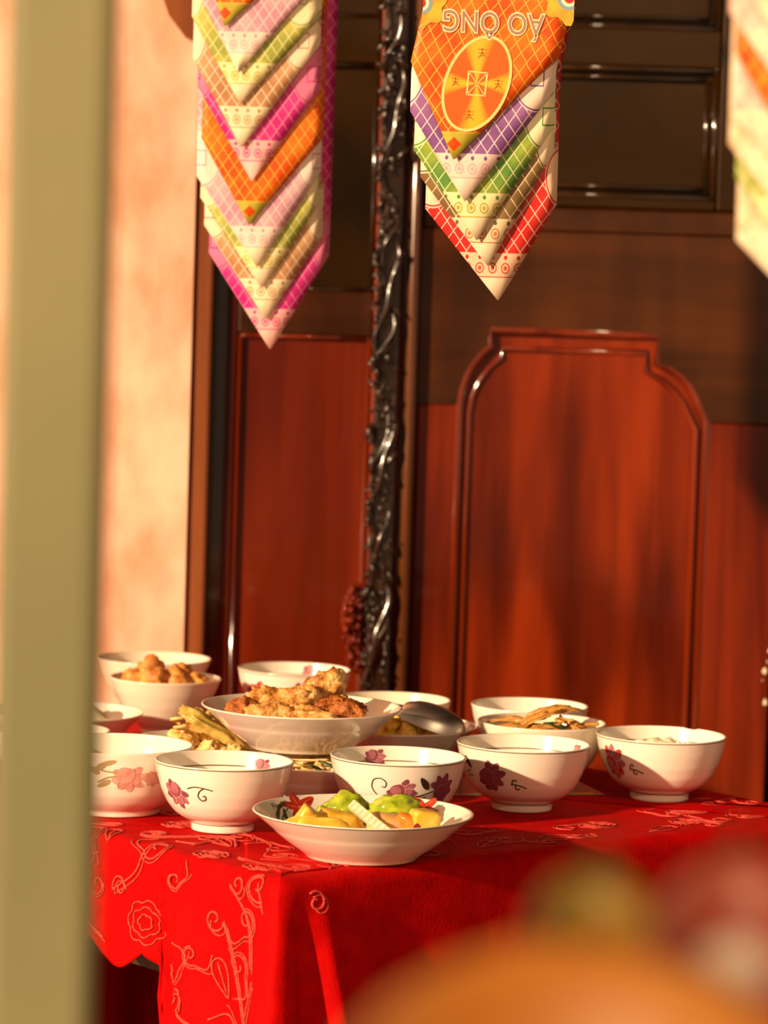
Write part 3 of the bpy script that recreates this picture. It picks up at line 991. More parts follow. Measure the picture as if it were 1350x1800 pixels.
red_flower(c, D2R(180 + 42), .030, .0175, 0.3)
red_flower(c, D2R(180 - 38), .030, .0165, 0.9)
red_flower(c, D2R(30), .030, .0165, 0.2)
vine(c, D2R(180 + 60), .029, .014, [[(-0.9, -0.5), (0.0, -0.1), (0.9, 0.3)]], w=0.05, m=GREEN_P, inside=True,
     leaves=((-0.7, 0.0, 0.7, 0.16, 0.5), (-0.2, -0.5, 0.75, 0.18, 0.9), (0.3, 0.55, 0.6, 0.14, 0.4)))


def text_mesh(body, size, extr=0.0, offset=0.0, shear=0.0, space=1.0):
    cu = bpy.data.curves.new('txt', 'FONT')
    cu.body = body
    cu.size = size
    cu.offset = offset
    cu.shear = shear
    cu.space_character = space
    cu.align_x = 'CENTER'
    cu.align_y = 'CENTER'
    cu.extrude = extr
    tmp = bpy.data.objects.new('txt', cu)
    COL.objects.link(tmp)
    dg = bpy.context.evaluated_depsgraph_get()
    me = bpy.data.meshes.new_from_object(tmp.evaluated_get(dg))
    bpy.data.objects.remove(tmp)
    bpy.data.curves.remove(cu)
    return me


# small script word printed on the plate, wrapped on its inner wall
me = text_mesh('Flower', 0.0085, shear=0.3)
mp = c.mapper(D2R(180 + 58), .0345, 1.0, 1, 0.0, True)
for v in me.vertices: v.co = mp(v.co.x, v.co.y, 0.0004)
me.materials.append(STEM)
ob = bpy.data.objects.new('printed_word', me)
COL.objects.link(ob)
ob.parent = c.root

# ------------------------------------------------------------------ food
def W(b, dx, dy, dz):
    l = b.root.location
    return (l.x + dx, l.y + dy, l.z + dz)


# pickled vegetables on the front plate
GV = 'pickled vegetables on the front plate'
def veg(name, dx, dy, dz, size, m, rot, label, power=0.6, seed=1, amp=0.12, bend=0.0, cat='vegetable', freq=1.4, sub=3):
    q = lump(name, W(c, dx, dy, dz), size, m, rot, power=power, seed=seed, amp=amp, bend=bend, freq=freq, sub=sub)
    return tag(q, label, cat, GV)


veg('pineapple_wedge', -0.034, -0.030, 0.0265, (.022, .010, .0095), PINEAPPLE, (0.5, 0.05, 0.05), 'pale yellow pineapple wedge at the near left of the plate', .55, 3, .2)
veg('pineapple_wedge', -0.047, -0.006, 0.030, (.012, .009, .013), PINEAPPLE, (0.2, 0.5, 0.5), 'upright yellow pineapple wedge at the left of the heap', .6, 4, .25)
veg('pineapple_piece', -0.055, -0.016, 0.0285, (.018, .008, .006), PINEAPPLE, (0.2, -0.3, 0.5), 'flat yellow pineapple piece beside the left red flower', .6, 5, .2)
veg('pineapple_piece', -0.020, 0.012, 0.028, (.020, .012, .010), PINEAPPLE, (0.1, 0.2, 0.2), 'yellow pineapple piece in the middle of the heap', .6, 15, .2)
veg('green_pepper_piece', -0.010, 0.030, 0.0405, (.019, .014, .0050), GREENVEG, (0.65, 0.15, 0.3), 'curved green pepper piece at the back of the heap', .9, 6, .6, .45, freq=2.4, sub=4)
veg('green_pepper_piece', 0.022, 0.022, 0.0390, (.026, .014, .0050), GREENVEG, (0.75, -0.25, -0.15), 'large shiny green pepper piece on top of the heap', .9, 7, .6, .45, freq=2.6, sub=4)
veg('green_pepper_piece', -0.032, 0.018, 0.034, (.010, .008, .005), GREENVEG, (0.3, 0.3, 1.0), 'small dark green pepper scrap left of centre', .8, 8, .3, .2)
veg('melon_piece', 0.020, -0.012, 0.0295, (.016, .011, .010), PALEORANGE, (0.3, 0.1, 0.2), 'pale orange melon piece behind the white strip', .65, 9, .15)
veg('carrot_piece', 0.043, -0.018, 0.0285, (.017, .006, .0085), CARROT, (0.5, 0.6, -0.3), 'orange carrot wedge right of the white strip', .6, 10, .12)
veg('carrot_piece', 0.048, 0.004, 0.0330, (.012, .006, .0075), CARROT, (0.3, -0.4, 0.4), 'smaller orange carrot piece behind the carrot wedge', .6, 11, .15)
veg('pineapple_chunk', 0.053, -0.014, 0.0325, (.0130, .011, .0125), PINEAPPLE, (0.1, 0.1, 0.3), 'square yellow pineapple chunk at the right of the heap', .45, 12, .12)
veg('pineapple_piece', 0.030, 0.014, 0.0250, (.022, .016, .008), PINEAPPLE, (0.0, 0.1, 0.2), 'yellow pineapple piece under the green pepper', .6, 13, .2)
veg('melon_piece', -0.006, -0.022, 0.0215, (.030, .016, .0060), PALEORANGE, (0.0, 0.0, 0.1), 'flat pale orange piece at the bottom of the heap', .7, 14, .2)
# crinkle-cut daikon strip
V, Fc = [], []
NN = 34
for kk in range(NN + 1):
    x = -0.024 + 0.048 * kk / NN
    z = 0.0004 * math.sin(kk * 1.6)
    for yy, zz in ((-0.0046, -0.0030), (0.0046, -0.0030), (0.0046, 0.0030), (-0.0046, 0.0030)):
        V.append((x, yy, zz + z))
for kk in range(NN):
    for q in range(4):
        Fc.append((kk * 4 + q, kk * 4 + (q + 1) % 4, kk * 4 + 4 + (q + 1) % 4, kk * 4 + 4 + q))
Fc += [(3, 2, 1, 0), tuple(NN * 4 + q for q in range(4))]
ob = mesh_obj('daikon_strip', V, Fc, DAIKON, None, False)
ob.location = W(c, 0.006, -0.026, 0.0365)
ob.scale = (0.9, 0.9, 0.9)
ob.rotation_euler = (0.9, 0.55, -0.45)
tag(ob, 'white crinkle-cut daikon strip lying across the vegetables', 'vegetable', GV)

# chicken
GC = 'roast chicken pieces on the raised plate'
CH = [(-0.054, -0.016, .0330, (.017, .015, .014), (0.1, 0.2, 0.4), CHICKEN2, 'crusty brown chicken piece at the left end of the heap'),
      (-0.030, -0.034, .0320, (.024, .015, .014), (0.1, -0.1, 0.1), CHICKEN, 'long pale-gold chicken piece at the near left of the heap'),
      (0.010, -0.038, .0310, (.026, .014, .013), (0.0, 0.1, -0.1), CHICKEN, 'ridged golden chicken piece at the front middle'),
      (-0.030, 0.000, .0440, (.024, .018, .013), (0.1, 0.05, 0.3), CHICKEN, 'golden chicken piece on the left of the second layer'),
      (-0.004, -0.018, .0460, (.024, .016, .013), (0.0, -0.2, 0.2), CHICKEN, 'flat golden chicken piece under the drumstick'),
      (0.020, 0.004, .0570, (.021, .0135, .0135), (0.2, -0.55, 0.15), CHICKEN, 'stubby chicken piece sticking up on top of the heap'),
      (0.024, -0.020, .0440, (.019, .008, .007), (0.2, -0.3, 0.3), CHICKEN2, 'thin brown chicken strip below the topmost piece'),
      (0.044, -0.026, .0350, (.016, .014, .015), (0.1, 0.2, 0.2), CHICKEN2, 'crusty dark chicken piece at the right end of the heap'),
      (0.030, 0.030, .0340, (.024, .018, .014), (0.0, 0.1, 0.5), CHICKEN, 'golden chicken piece at the back right of the plate'),
      (-0.010, 0.036, .0340, (.026, .018, .014), (0.0, 0.0, -0.3), CHICKEN, 'golden chicken piece at the back middle of the plate'),
      (0.0, 0.0, .0205, (.034, .028, .0085), (0, 0, 0), CHICKEN2, 'broad dark chicken piece at the bottom of the heap')]
for kk, (x, y, z, sz, ro, m, lb) in enumerate(CH):
    q = lump('chicken_piece', W(l_, x, y, z), sz, m, ro, seed=kk + 20, amp=0.36, freq=2.2, fine=0.20, sub=4, power=.9)
    tag(q, lb, 'chicken', GC)
# bone end of the drumstick
GO = 'orange fried chunks in the back left bowl'
for kk, (x, y, z, s_, lb) in enumerate(((-0.030, -0.018, .058, .016, 'orange fried chunk at the left of the back bowl'),
                                         (-0.010, -0.026, .060, .017, 'orange fried chunk at the near side of the back bowl'),
                                         (0.014, -0.020, .057, .017, 'round orange fried chunk in the middle of the back bowl'),
                                         (0.034, -0.014, .054, .014, 'orange fried chunk at the right of the back bowl'),
                                         (-0.016, 0.008, .064, .018, 'topmost orange fried chunk in the back bowl'),
                                         (0.016, 0.014, .058, .018, 'orange fried chunk at the far side of the back bowl'),
                                         (0.0, 0.0, .034, .020, 'large orange fried chunk beneath the others'))):
    q = lump('fried_chunk', W(o_, x, y, z), (s_, s_ * .9, s_ * .85), CHICKEN3, (0.3 * kk, 0.5 * kk, kk), seed=kk + 50, amp=.5, freq=2.2, fine=.15)
    tag(q, lb, 'fried food', GO)


# noodles in the low dish
rnd = random.Random(3)
def noodle_heap(name, b, R, z0, hz, n, rad, m, label, seed=0, ln=0.05, cx=0.0, cy=0.0, cat='noodles'):
    rn = random.Random(seed)
    mb = MB()
    for q in range(n):
        an, rr = rn.random() * 2 * PI, min(R, b.rad(z0) - 0.008) * math.sqrt(rn.random())
        x, y = cx + rr * math.cos(an), cy + rr * math.sin(an)
        hd = rn.random() * 2 * PI
        cur = rn.uniform(-1, 1) * 190
        L = ln * (0.6 + 0.7 * rn.random())
        zz = z0 + hz * rn.random() * (1 - (rr / R) ** 2 * .45)
        pts = []
        st = 9
        tl = rn.uniform(-0.12, 0.12)
        for s_ in range(st):
            pts.append((x, y, max(b.floor + .002, zz + tl * (s_ - 4) * L / st)))
            x += math.cos(hd) * L / st
            y += math.sin(hd) * L / st
            hd += cur * L / st
            q_ = math.hypot(x, y)
            lim = b.rad(max(zz, b.floor)) - b.th - 0.0045
            if q_ > lim:
                x, y = x * lim / q_, y * lim / q_
        mb.add(*tube_geo(smooth_path(pts, 18), rad, 6))
    ob = mb.build(name, [m])
    ob.location = b.root.location
    return tag(ob, label, cat, kind='stuff')


noodle_heap('noodles', m_, 0.050, 0.022, 0.022, 190, 0.0015, NOODLE, 'tangled pale noodles in the low dish under the chicken', 1)
for kk, (x, y, ro, sz) in enumerate(((0.004, -0.047, 0.9, (.009, .0030, .0016)), (0.016, -0.036, -0.4, (.011, .0022, .0015)),
                                      (0.030, -0.036, 0.3, (.010, .0022, .0015)))):
    q = lump('herb_leaf', W(m_, x, y, .0415 + .0012 * kk), sz, HERB, (0.2, 0.3, ro), seed=kk + 70, amp=.3)
    tag(q, ['dark green herb at the left of the noodles', 'thin dark herb across the middle of the noodles', 'dark herb strip at the right of the noodles'][kk],
        'herb', 'herbs on the noodles')

# golden food and spoon on the deep plate
mb = MB()
rn = random.Random(9)
for kk in range(90):
    an, rr = rn.random() * 2 * PI, .056 * math.sqrt(rn.random())
    zz = .043 + .020 * (1 - (rr / .06) ** 2) * (0.6 + .4 * rn.random())
    s_ = .005 + .005 * rn.random()
    V, Fc = lump_geo((s_ * 1.4, s_, s_ * .8), seed=kk + 90, amp=.5, freq=2, sub=2)
    Rm = Euler((rn.random() * 2, rn.random() * 2, rn.random() * 6)).to_matrix()
    cc = Vector((rr * math.cos(an), rr * math.sin(an), zz))
    mb.add([cc + Rm @ v for v in V], Fc)
V, Fc = lump_geo((.056, .056, .015), seed=4, amp=.1, sub=3)
mb.add([v + Vector((0, 0, .0385)) for v in V], Fc)
ob = mb.build('scrambled_food', [EGGY])
ob.location = k_.root.location
tag(ob, 'golden scrambled food heaped under the steel spoon', 'food', kind='stuff')


# spoon: bowl of the spoon turned over, handle running back to the left
def spoon():
    V, Fc = [], []
    nu, nv = 28, 14
    def prof(side):
        base = len(V)
        for i in range(nu + 1):
            f = i / nu                                   # along the spoon bowl
            w = .0235 * (max(0, 1 - ((f - .46) / .54) ** 2) if f > .46 else max(0, 1 - ((f - .46) / .62) ** 2)) ** .5
            for jj in range(nv + 1):
                t = -1 + 2 * jj / nv
                y = w * t
                dome = .017 * (1 - t * t) ** .75 * (max(0, 1 - (2 * f - 1) ** 2)) ** .45
                V.append((f * .070, y, dome + side))
        for i in range(nu):
            for jj in range(nv):
                q = base + i * (nv + 1) + jj
                fc = (q, q + 1, q + nv + 2, q + nv + 1)
                Fc.append(fc if side < 0 else fc[::-1])
    prof(0.0); prof(-0.0010)
    ob1 = mesh_obj('spoon_bowl', V, Fc, STEEL)
    hp = smooth_path([(0.006, 0, .004), (-0.015, 0, .000), (-0.045, 0, -.007), (-0.065, 0, -.013)], 24)
    ob2 = tube('handle', hp, [.0045 + .003 * abs(kk / 24 - .2) for kk in range(len(hp))], STEEL, None, 10, flat=.35, up=(0, 0, 1))
    return ob1, ob2


sp = empty('serving_spoon', W(k_, 0.013, -0.029, 0.0705))
s1, s2 = spoon()
s1.parent = sp
s2.parent = sp
sp.rotation_euler = (0.20, 0.30, -0.20)
tag(sp, 'stainless steel spoon lying face down on the golden food', 'spoon')

# battered food on the plate at left
GN = 'battered pieces on the left plate'
rn = random.Random(21)
for kk, (x, y, z, sz, lb) in enumerate((
        (-0.050, -0.030, .036, (.017, .011, .008), 'small pale battered piece at the far left of its plate'),
        (-0.030, -0.020, .042, (.017, .012, .011), 'pale battered piece second from the left on its plate'),
        (-0.008, -0.012, .052, (.015, .012, .012), 'tall frilly battered piece in the middle of its plate'),
        (-0.006, -0.062, .036, (.018, .010, .010), 'big golden battered piece at the front of its plate'),
        (0.018, -0.064, .034, (.013, .009, .010), 'golden battered piece touching the pickle slice'),
        (-0.020, 0.010, .047, (.020, .016, .013), 'pale battered piece at the back of its plate'),
        (0.0, -0.005, .024, (.040, .034, .010), 'broad battered piece at the bottom of its plate'))):
    q = lump('battered_piece', W(n_, x, y, z), sz, BATTER, ((.3 * kk, .2 * kk, .7 * kk) if kk < 6 else (0, 0, 0)), seed=kk + 120, amp=.42, freq=2.4, fine=.25, sub=4)
    tag(q, lb, 'fried food', GN)
for kk in range(9):
    x, y = -0.055 + .075 * rn.random(), -0.040 + .045 * rn.random()
    z = .046 + .014 * rn.random() + .05 * max(0, x + .03) * .3
    pts = [(x + .006 * math.cos(t * .9) + .002 * t * .6, y + .005 * math.sin(t * .9), z + .0012 * t) for t in np.linspace(0, 6, 12)]
    q = tube('curly_strip', [Vector(p) + n_.root.location for p in pts], .0022, BATTER, None, 6, flat=.6)
    tag(q, 'small curly strip on the pale battered food', 'fried food', 'curly strips on the left plate')
q = lump('pickle_slice', (-0.158, 3.332, TZ + .0570), (.034, .010, .0065), CUKE, (0.45, 0.50, 0.0), seed=140, amp=.40, freq=2.0, fine=.12, power=.8, sub=4)
tag(q, 'long yellow-green pickle slice leaning on the battered food', 'vegetable', 'pickle slices on the left plate')
q = lump('pickle_slice', (-0.138, 3.345, TZ + .0440), (.030, .010, .0065), CUKE, (0.45, 0.45, -0.1), seed=141, amp=.40, freq=2.0, fine=.12, power=.8, sub=4)
tag(q, 'darker pickle slice beneath the long one', 'vegetable', 'pickle slices on the left plate')

# bamboo strips in the food bowl
GB = 'bamboo strips in the food bowl'
for kk, (x, y, z, L, ro, lb) in enumerate((
        (-0.036, -0.022, .058, .030, (0.1, -0.15, 0.1), 'bamboo strip at the left edge of its bowl'),
        (-0.010, -0.012, .066, .040, (0.2, -0.50, 0.15), 'long bamboo strip rising through the middle of its bowl'),
        (0.000, -0.002, .072, .034, (0.4, -0.35, -0.1), 'topmost bamboo strip in its bowl'),
        (0.004, -0.030, .060, .026, (0.0, 0.10, 0.3), 'short bamboo strip at the near side of its bowl'),
        (-0.020, 0.014, .060, .034, (0.0, 0.20, -0.3), 'bamboo strip at the far side of its bowl'))):
    q = lump('bamboo_strip', W(g, x, y, z), (L * .8, .0062, .0030), SHROOM, ro, seed=kk + 160, amp=.7, freq=2.6, bend=.25, fine=.3, sub=4)
    tag(q, lb, 'vegetable', GB)
q = lump('dark_mushroom', W(g, 0.012, -0.020, .0585), (.014, .010, .006), HERB, (0, .2, .4), seed=170, amp=.4)
tag(q, 'dark mushroom scrap between the bamboo strips', 'mushroom')
noodle_heap('brown_noodles', g, 0.022, 0.048, 0.020, 42, 0.0017, SHROOM, 'curly brown noodles at the right of the bamboo bowl', 7, .03, 0.030, -0.018)
noodle_heap('noodle_base', g, 0.036, 0.034, 0.024, 70, 0.0022, SHROOM, 'brown noodles under the bamboo strips', 8, .04)
# scrap of rice in the chipped bowl, pale food on the side dish
for kk, (x, y, z, s_) in enumerate(((-0.004, 0.028, .0485, .012), (0.010, 0.034, .0500, .010), (-0.016, 0.033, .0490, .008))):
    q = lump('rice_clump', W(f, x, y, z), (s_, s_ * .7, s_ * .5), RICE, (0, 0, kk), seed=kk + 180, amp=.5, freq=2.5)
    tag(q, ['white rice clump in the middle inside the chipped bowl', 'white rice clump at the right inside the chipped bowl',
            'small white rice clump at the left inside the chipped bowl'][kk], 'rice', 'rice clumps in the chipped bowl')
for kk, (x, y, z, s_) in enumerate(((0.030, -0.012, .034, .022), (-0.005, 0.0, .036, .026), (0.012, 0.026, .036, .022))):
    q = lump('pale_slice', W(q_, x, y, z), (s_, s_ * .7, s_ * .5), DAIKON, (.2 * kk, .3, kk), seed=kk + 190, amp=.4, freq=2)
    tag(q, ['pale slice at the right of the half-hidden dish', 'pale slice in the middle of the half-hidden dish',
            'pale slice at the back of the half-hidden dish'][kk], 'food', 'pale slices on the side dish')

# glossy printed packet lying flat under the bowls
pk = empty('printed_packet', (0.130, 3.385, TZ + .0002), 0.25)
tag(pk, 'flat glossy dark printed packet lying under the right-hand bowls', 'packet')


def sheet(name, x0, x1, y0, y1, z, m, parent, th=0.0006, seed=0):
    V, Fc = [], []
    nx, ny = 16, 10
    for s_ in (0, 1):
        for jy in range(ny + 1):
            for ix in range(nx + 1):
                x, y = x0 + (x1 - x0) * ix / nx, y0 + (y1 - y0) * jy / ny
                V.append((x, y, z + th * s_))
    N = (nx + 1) * (ny + 1)
    for jy in range(ny):
        for ix in range(nx):
            q = jy * (nx + 1) + ix
            Fc.append((q, q + nx + 1, q + nx + 2, q + 1))
            Fc.append((N + q, N + q + 1, N + q + nx + 2, N + q + nx + 1))
    for ix in range(nx):
        Fc.append((ix, ix + 1, N + ix + 1, N + ix))
        q = ny * (nx + 1) + ix
        Fc.append((q + 1, q, N + q, N + q + 1))
    for jy in range(ny):
        q = jy * (nx + 1)
        Fc.append((q + nx + 1, q, N + q, N + q + nx + 1))
        q += nx
        Fc.append((q, q + nx + 1, N + q + nx + 1, N + q))
    return mesh_obj(name, V, Fc, m, parent, False)


sheet('packet_body', -0.105, 0.085, -0.050, 0.070, 0.0, PACKET, pk, 0.0005)
sheet('printed_stripe', 0.030, 0.075, -0.046, -0.036, 0.0006, PACKET_Y, pk, 0.00015)
sheet('printed_stripe', 0.060, 0.082, 0.020, 0.055, 0.0006, PACKET_Y, pk, 0.00015)
sheet('printed_stripe', -0.09, -0.02, -0.044, -0.038, 0.0006, LINE_GOLD, pk, 0.00015)


# ------------------------------------------------------------------ hanging votive paper robes
def paper_mat(name, base, base2, line, tip, band, circ, dots, orange=False):
    m = bpy.data.materials.new(name)
    m.use_nodes = True
    nt = m.node_tree
    L = nt.links.new
    b = nt.nodes['Principled BSDF']
    b.inputs['Roughness'].default_value = 0.45
    b.inputs['Specular IOR Level'].default_value = 0.3
    uv = nt.nodes.new('ShaderNodeUVMap')
    sx = nt.nodes.new('ShaderNodeSeparateXYZ')
    L(uv.outputs[0], sx.inputs[0])
    def mth(op, a, b_=None, c_=None):
        q = nt.nodes.new('ShaderNodeMath')
        q.operation = op
        for i, x in enumerate((a, b_, c_)):
            if x is None: continue
            if isinstance(x, (int, float)): q.inputs[i].default_value = x
            else: L(x, q.inputs[i])
        return q.outputs[0]
    def mix(fac, A, B):
        q = nt.nodes.new('ShaderNodeMix')
        q.data_type = 'RGBA'
        L(fac, q.inputs[0]) if not isinstance(fac, (int, float)) else None
        for sock, x in ((q.inputs[6], A), (q.inputs[7], B)):
            if isinstance(x, tuple): sock.default_value = (*x, 1)
            else: L(x, sock)
        return q.outputs[2]
    X, Y = sx.outputs[0], sx.outputs[1]
    k = 1 / 0.0175
    # diagonal lattice
    xa = mth('MULTIPLY', X, 1.45)
    l1 = mth('LESS_THAN', mth('FRACT', mth('MULTIPLY', mth('ADD', xa, Y), k)), 0.085)
    l2 = mth('LESS_THAN', mth('FRACT', mth('MULTIPLY', mth('SUBTRACT', xa, Y), k)), 0.085)
    lat = mth('MAXIMUM', l1, l2)
    nz = nt.nodes.new('ShaderNodeTexNoise')
    nz.inputs['Scale'].default_value = 28
    L(uv.outputs[0], nz.inputs[0])
    rp = nt.nodes.new('ShaderNodeValToRGB')
    rp.color_ramp.elements[0].position, rp.color_ramp.elements[1].position = 0.42, 0.60
    L(nz.outputs[0], rp.inputs[0])
    colr = mix(rp.outputs[0], base, base2)
    colr = mix(lat, colr, line)
    if not orange:
        ax = mth('SUBTRACT', mth('ABSOLUTE', X), 0.061)
        dy = mth('MULTIPLY', mth('SUBTRACT', Y, 0.112), 0.72)
        rr = mth('SQRT', mth('ADD', mth('MULTIPLY', ax, ax), mth('MULTIPLY', dy, dy)))
        colr = mix(mth('LESS_THAN', rr, 0.0225), colr, line)
        colr = mix(mth('LESS_THAN', rr, 0.0215), colr, base)
        colr = mix(mth('LESS_THAN', rr, 0.0205), colr, circ)
        sq = mth('MULTIPLY', mth('LESS_THAN', mth('MAXIMUM', mth('ABSOLUTE', ax), mth('ABSOLUTE', dy)), 0.006),
                 mth('GREATER_THAN', mth('MAXIMUM', mth('ABSOLUTE', ax), mth('ABSOLUTE', dy)), 0.005))
        colr = mix(sq, colr, base)
    if orange:
        colr = mix(mth('LESS_THAN', Y, 0.0250), colr, line)
        colr = mix(mth('LESS_THAN', Y, 0.0235), colr, tip)
        rr = mth('ADD', mth('ABSOLUTE', X), mth('ABSOLUTE', mth('SUBTRACT', Y, 0.014)))
        colr = mix(mth('LESS_THAN', rr, 0.0065), colr, base)
        L(colr, b.inputs['Base Color'])
        return m
    # band and tip
    colr = mix(mth('LESS_THAN', Y, 0.0425), colr, band)
    px = mth('SUBTRACT', mth('FRACT', mth('MULTIPLY', X, 1 / 0.0115)), 0.5)
    def blob(yc, rx, ry):
        u = mth('DIVIDE', px, rx)
        v = mth('DIVIDE', mth('SUBTRACT', Y, yc), ry)
        return mth('SQRT', mth('ADD', mth('MULTIPLY', u, u), mth('MULTIPLY', v, v)))
    q1 = blob(0.0290, 0.34, 0.0050)
    ringm = mth('MULTIPLY', mth('LESS_THAN', q1, 1.0), mth('GREATER_THAN', q1, 0.72))
    colr = mix(ringm, colr, dots)
    colr = mix(mth('LESS_THAN', q1, 0.42), colr, dots)
    colr = mix(mth('LESS_THAN', blob(0.0385, 0.13, 0.0019), 1.0), colr, base)
    colr = mix(mth('LESS_THAN', Y, 0.0215), colr, dots)
    colr = mix(mth('LESS_THAN', Y, 0.0205), colr, tip)
    L(colr, b.inputs['Base Color'])
    return m


CREAM = (0.86, 0.72, 0.50)
PM = {
    'purple': paper_mat('paper_purple', (0.20, 0.075, 0.26), (0.30, 0.13, 0.34), (0.80, 0.62, 0.62), (0.84, 0.66, 0.56), (0.82, 0.62, 0.56), (0.84, 0.68, 0.58), (0.68, 0.40, 0.42)),
    'green': paper_mat('paper_green', (0.10, 0.25, 0.05), (0.30, 0.40, 0.05), (0.74, 0.72, 0.36), CREAM, (0.84, 0.74, 0.40), (0.82, 0.76, 0.48), (0.45, 0.38, 0.06)),
    'olive': paper_mat('paper_olive', (0.20, 0.115, 0.045), (0.30, 0.19, 0.075), (0.80, 0.64, 0.42), CREAM, (0.84, 0.66, 0.44), (0.85, 0.72, 0.50), (0.55, 0.22, 0.08)),
    'red': paper_mat('paper_red', (0.58, 0.022, 0.022), (0.66, 0.04, 0.035), (0.84, 0.55, 0.42), (0.87, 0.68, 0.48), (0.84, 0.55, 0.38), (0.84, 0.60, 0.42), (0.60, 0.10, 0.06)),
    'lilac': paper_mat('paper_lilac', (0.55, 0.26, 0.36), (0.68, 0.42, 0.46), (0.84, 0.66, 0.64), CREAM, (0.84, 0.66, 0.58), (0.85, 0.70, 0.62), (0.70, 0.42, 0.46)),
    'lime': paper_mat('paper_lime', (0.30, 0.36, 0.06), (0.52, 0.52, 0.12), (0.80, 0.74, 0.38), CREAM, (0.84, 0.76, 0.40), (0.84, 0.76, 0.46), (0.58, 0.48, 0.08)),
    'tan': paper_mat('paper_tan', (0.42, 0.20, 0.09), (0.56, 0.32, 0.16), (0.84, 0.68, 0.48), CREAM, (0.85, 0.70, 0.48), (0.85, 0.70, 0.50), (0.62, 0.30, 0.12)),
    'magenta': paper_mat('paper_magenta', (0.52, 0.014, 0.20), (0.62, 0.04, 0.26), (0.76, 0.25, 0.38), (0.86, 0.48, 0.44), (0.84, 0.42, 0.42), (0.72, 0.18, 0.34), (0.60, 0.06, 0.22)),
    'orange': paper_mat('paper_orange', (0.66, 0.075, 0.006), (0.78, 0.17, 0.010), (0.84, 0.42, 0.05), (0.45, 0.40, 0.05), (0.50, 0.40, 0.05), (0.7, 0.3, 0.03), (0.66, 0.10, 0.01), True),
    'cream': paper_mat('paper_cream', (0.70, 0.50, 0.30), (0.84, 0.68, 0.48), (0.86, 0.74, 0.54), CREAM, CREAM, (0.87, 0.74, 0.55), (0.80, 0.60, 0.40)),
    'pink': paper_mat('paper_pink', (0.78, 0.42, 0.36), (0.84, 0.58, 0.48), (0.86, 0.70, 0.56), CREAM, CREAM, (0.87, 0.72, 0.58), (0.80, 0.50, 0.40)),
}


def paper_sheet(parent, colour, y, LS, tip, RS, ztop, bow=0.002, seed=0, name='paper_sheet', lean=0.0, flat=False):
    """one printed sheet: LS / tip / RS are (x, z) of left shoulder, tip, right shoulder, relative to the parent"""
    ut = (tip[0] - LS[0]) / (RS[0] - LS[0])
    us = sorted(set([ut * k / 7 for k in range(8)] + [ut + (1 - ut) * k / 7 for k in range(8)]))
    nv = 22
    V, UV, Fc = [], [], []
    for jv in range(nv + 1):
        f = jv / nv
        for u in us:
            x = LS[0] + (RS[0] - LS[0]) * u
            zb = LS[1] + (tip[1] - LS[1]) * (u / ut) if u <= ut else tip[1] + (RS[1] - tip[1]) * ((u - ut) / (1 - ut))
            z = zb + (ztop - zb) * f
            yy = y + bow * (2 * u - 1) ** 2 + 0.0010 * noise.noise(Vector((x * 14, z * 10, seed))) - 0.001 * (1 - f) * (0.5 + 0.5 * math.sin(seed * 2.1))
            xx = x + (z - tip[1]) * 0.010 * math.sin(seed)
            yy += 0.012 * max(0.0, (u - 0.86) / 0.14) ** 2 * min(1.0, f * 4)
            if flat:
                yy = y
            if lean: xx = x + lean * max(0, z + 0.340)
            V.append((xx, yy, z))
            UV.append((x - tip[0], z - tip[1]))
    nu = len(us)
    for jv in range(nv):
        for iu in range(nu - 1):
            q = jv * nu + iu
            Fc.append((q, q + 1, q + nu + 1, q + nu))
    ob = mesh_obj(name, V, Fc, PM[colour], parent, True, None, UV)
    md = ob.modifiers.new('thickness', 'SOLIDIFY')
    md.thickness = 0.0004
    md.offset = 0
    ob['label'] = {'lime': 'yellow-green', 'tan': 'tan-brown', 'olive': 'olive-brown'}.get(colour, colour) + ' lattice-printed pointed paper sheet'
    return ob


root_front = {}
def stack(name, Y, sheets, ztop, label, dy=0.0045, extra=1, lean0=None, group='hanging stacks of votive paper robes'):
    xs = [s_[2][0] for s_ in sheets]
    x0 = sum(xs) / len(xs)
    root = empty(name, (x0, Y, ztop))
    tag(root, label, 'paper garland', group)
    k = 0
    front = None
    for (colour, LS, tip, RS) in sheets:
        f = lambda p: (p[0] - x0, p[1] - ztop)
        for e_ in range(extra + 1):
            sh = 0.0012 * e_
            ob = paper_sheet(root, colour, k * dy + e_ * 0.0014, (f(LS)[0] + sh, f(LS)[1] + sh), (f(tip)[0] + sh, f(tip)[1] + sh * 0.6),
                        (f(RS)[0] + sh * 1.4, f(RS)[1] + sh), 0.0, seed=k * 3 + e_, lean=lean0 or 0.0,
                        flat=(k == 0 and lean0 is not None))
            front = front or ob
        k += 1
    root_front[root.name] = front
    return root, x0


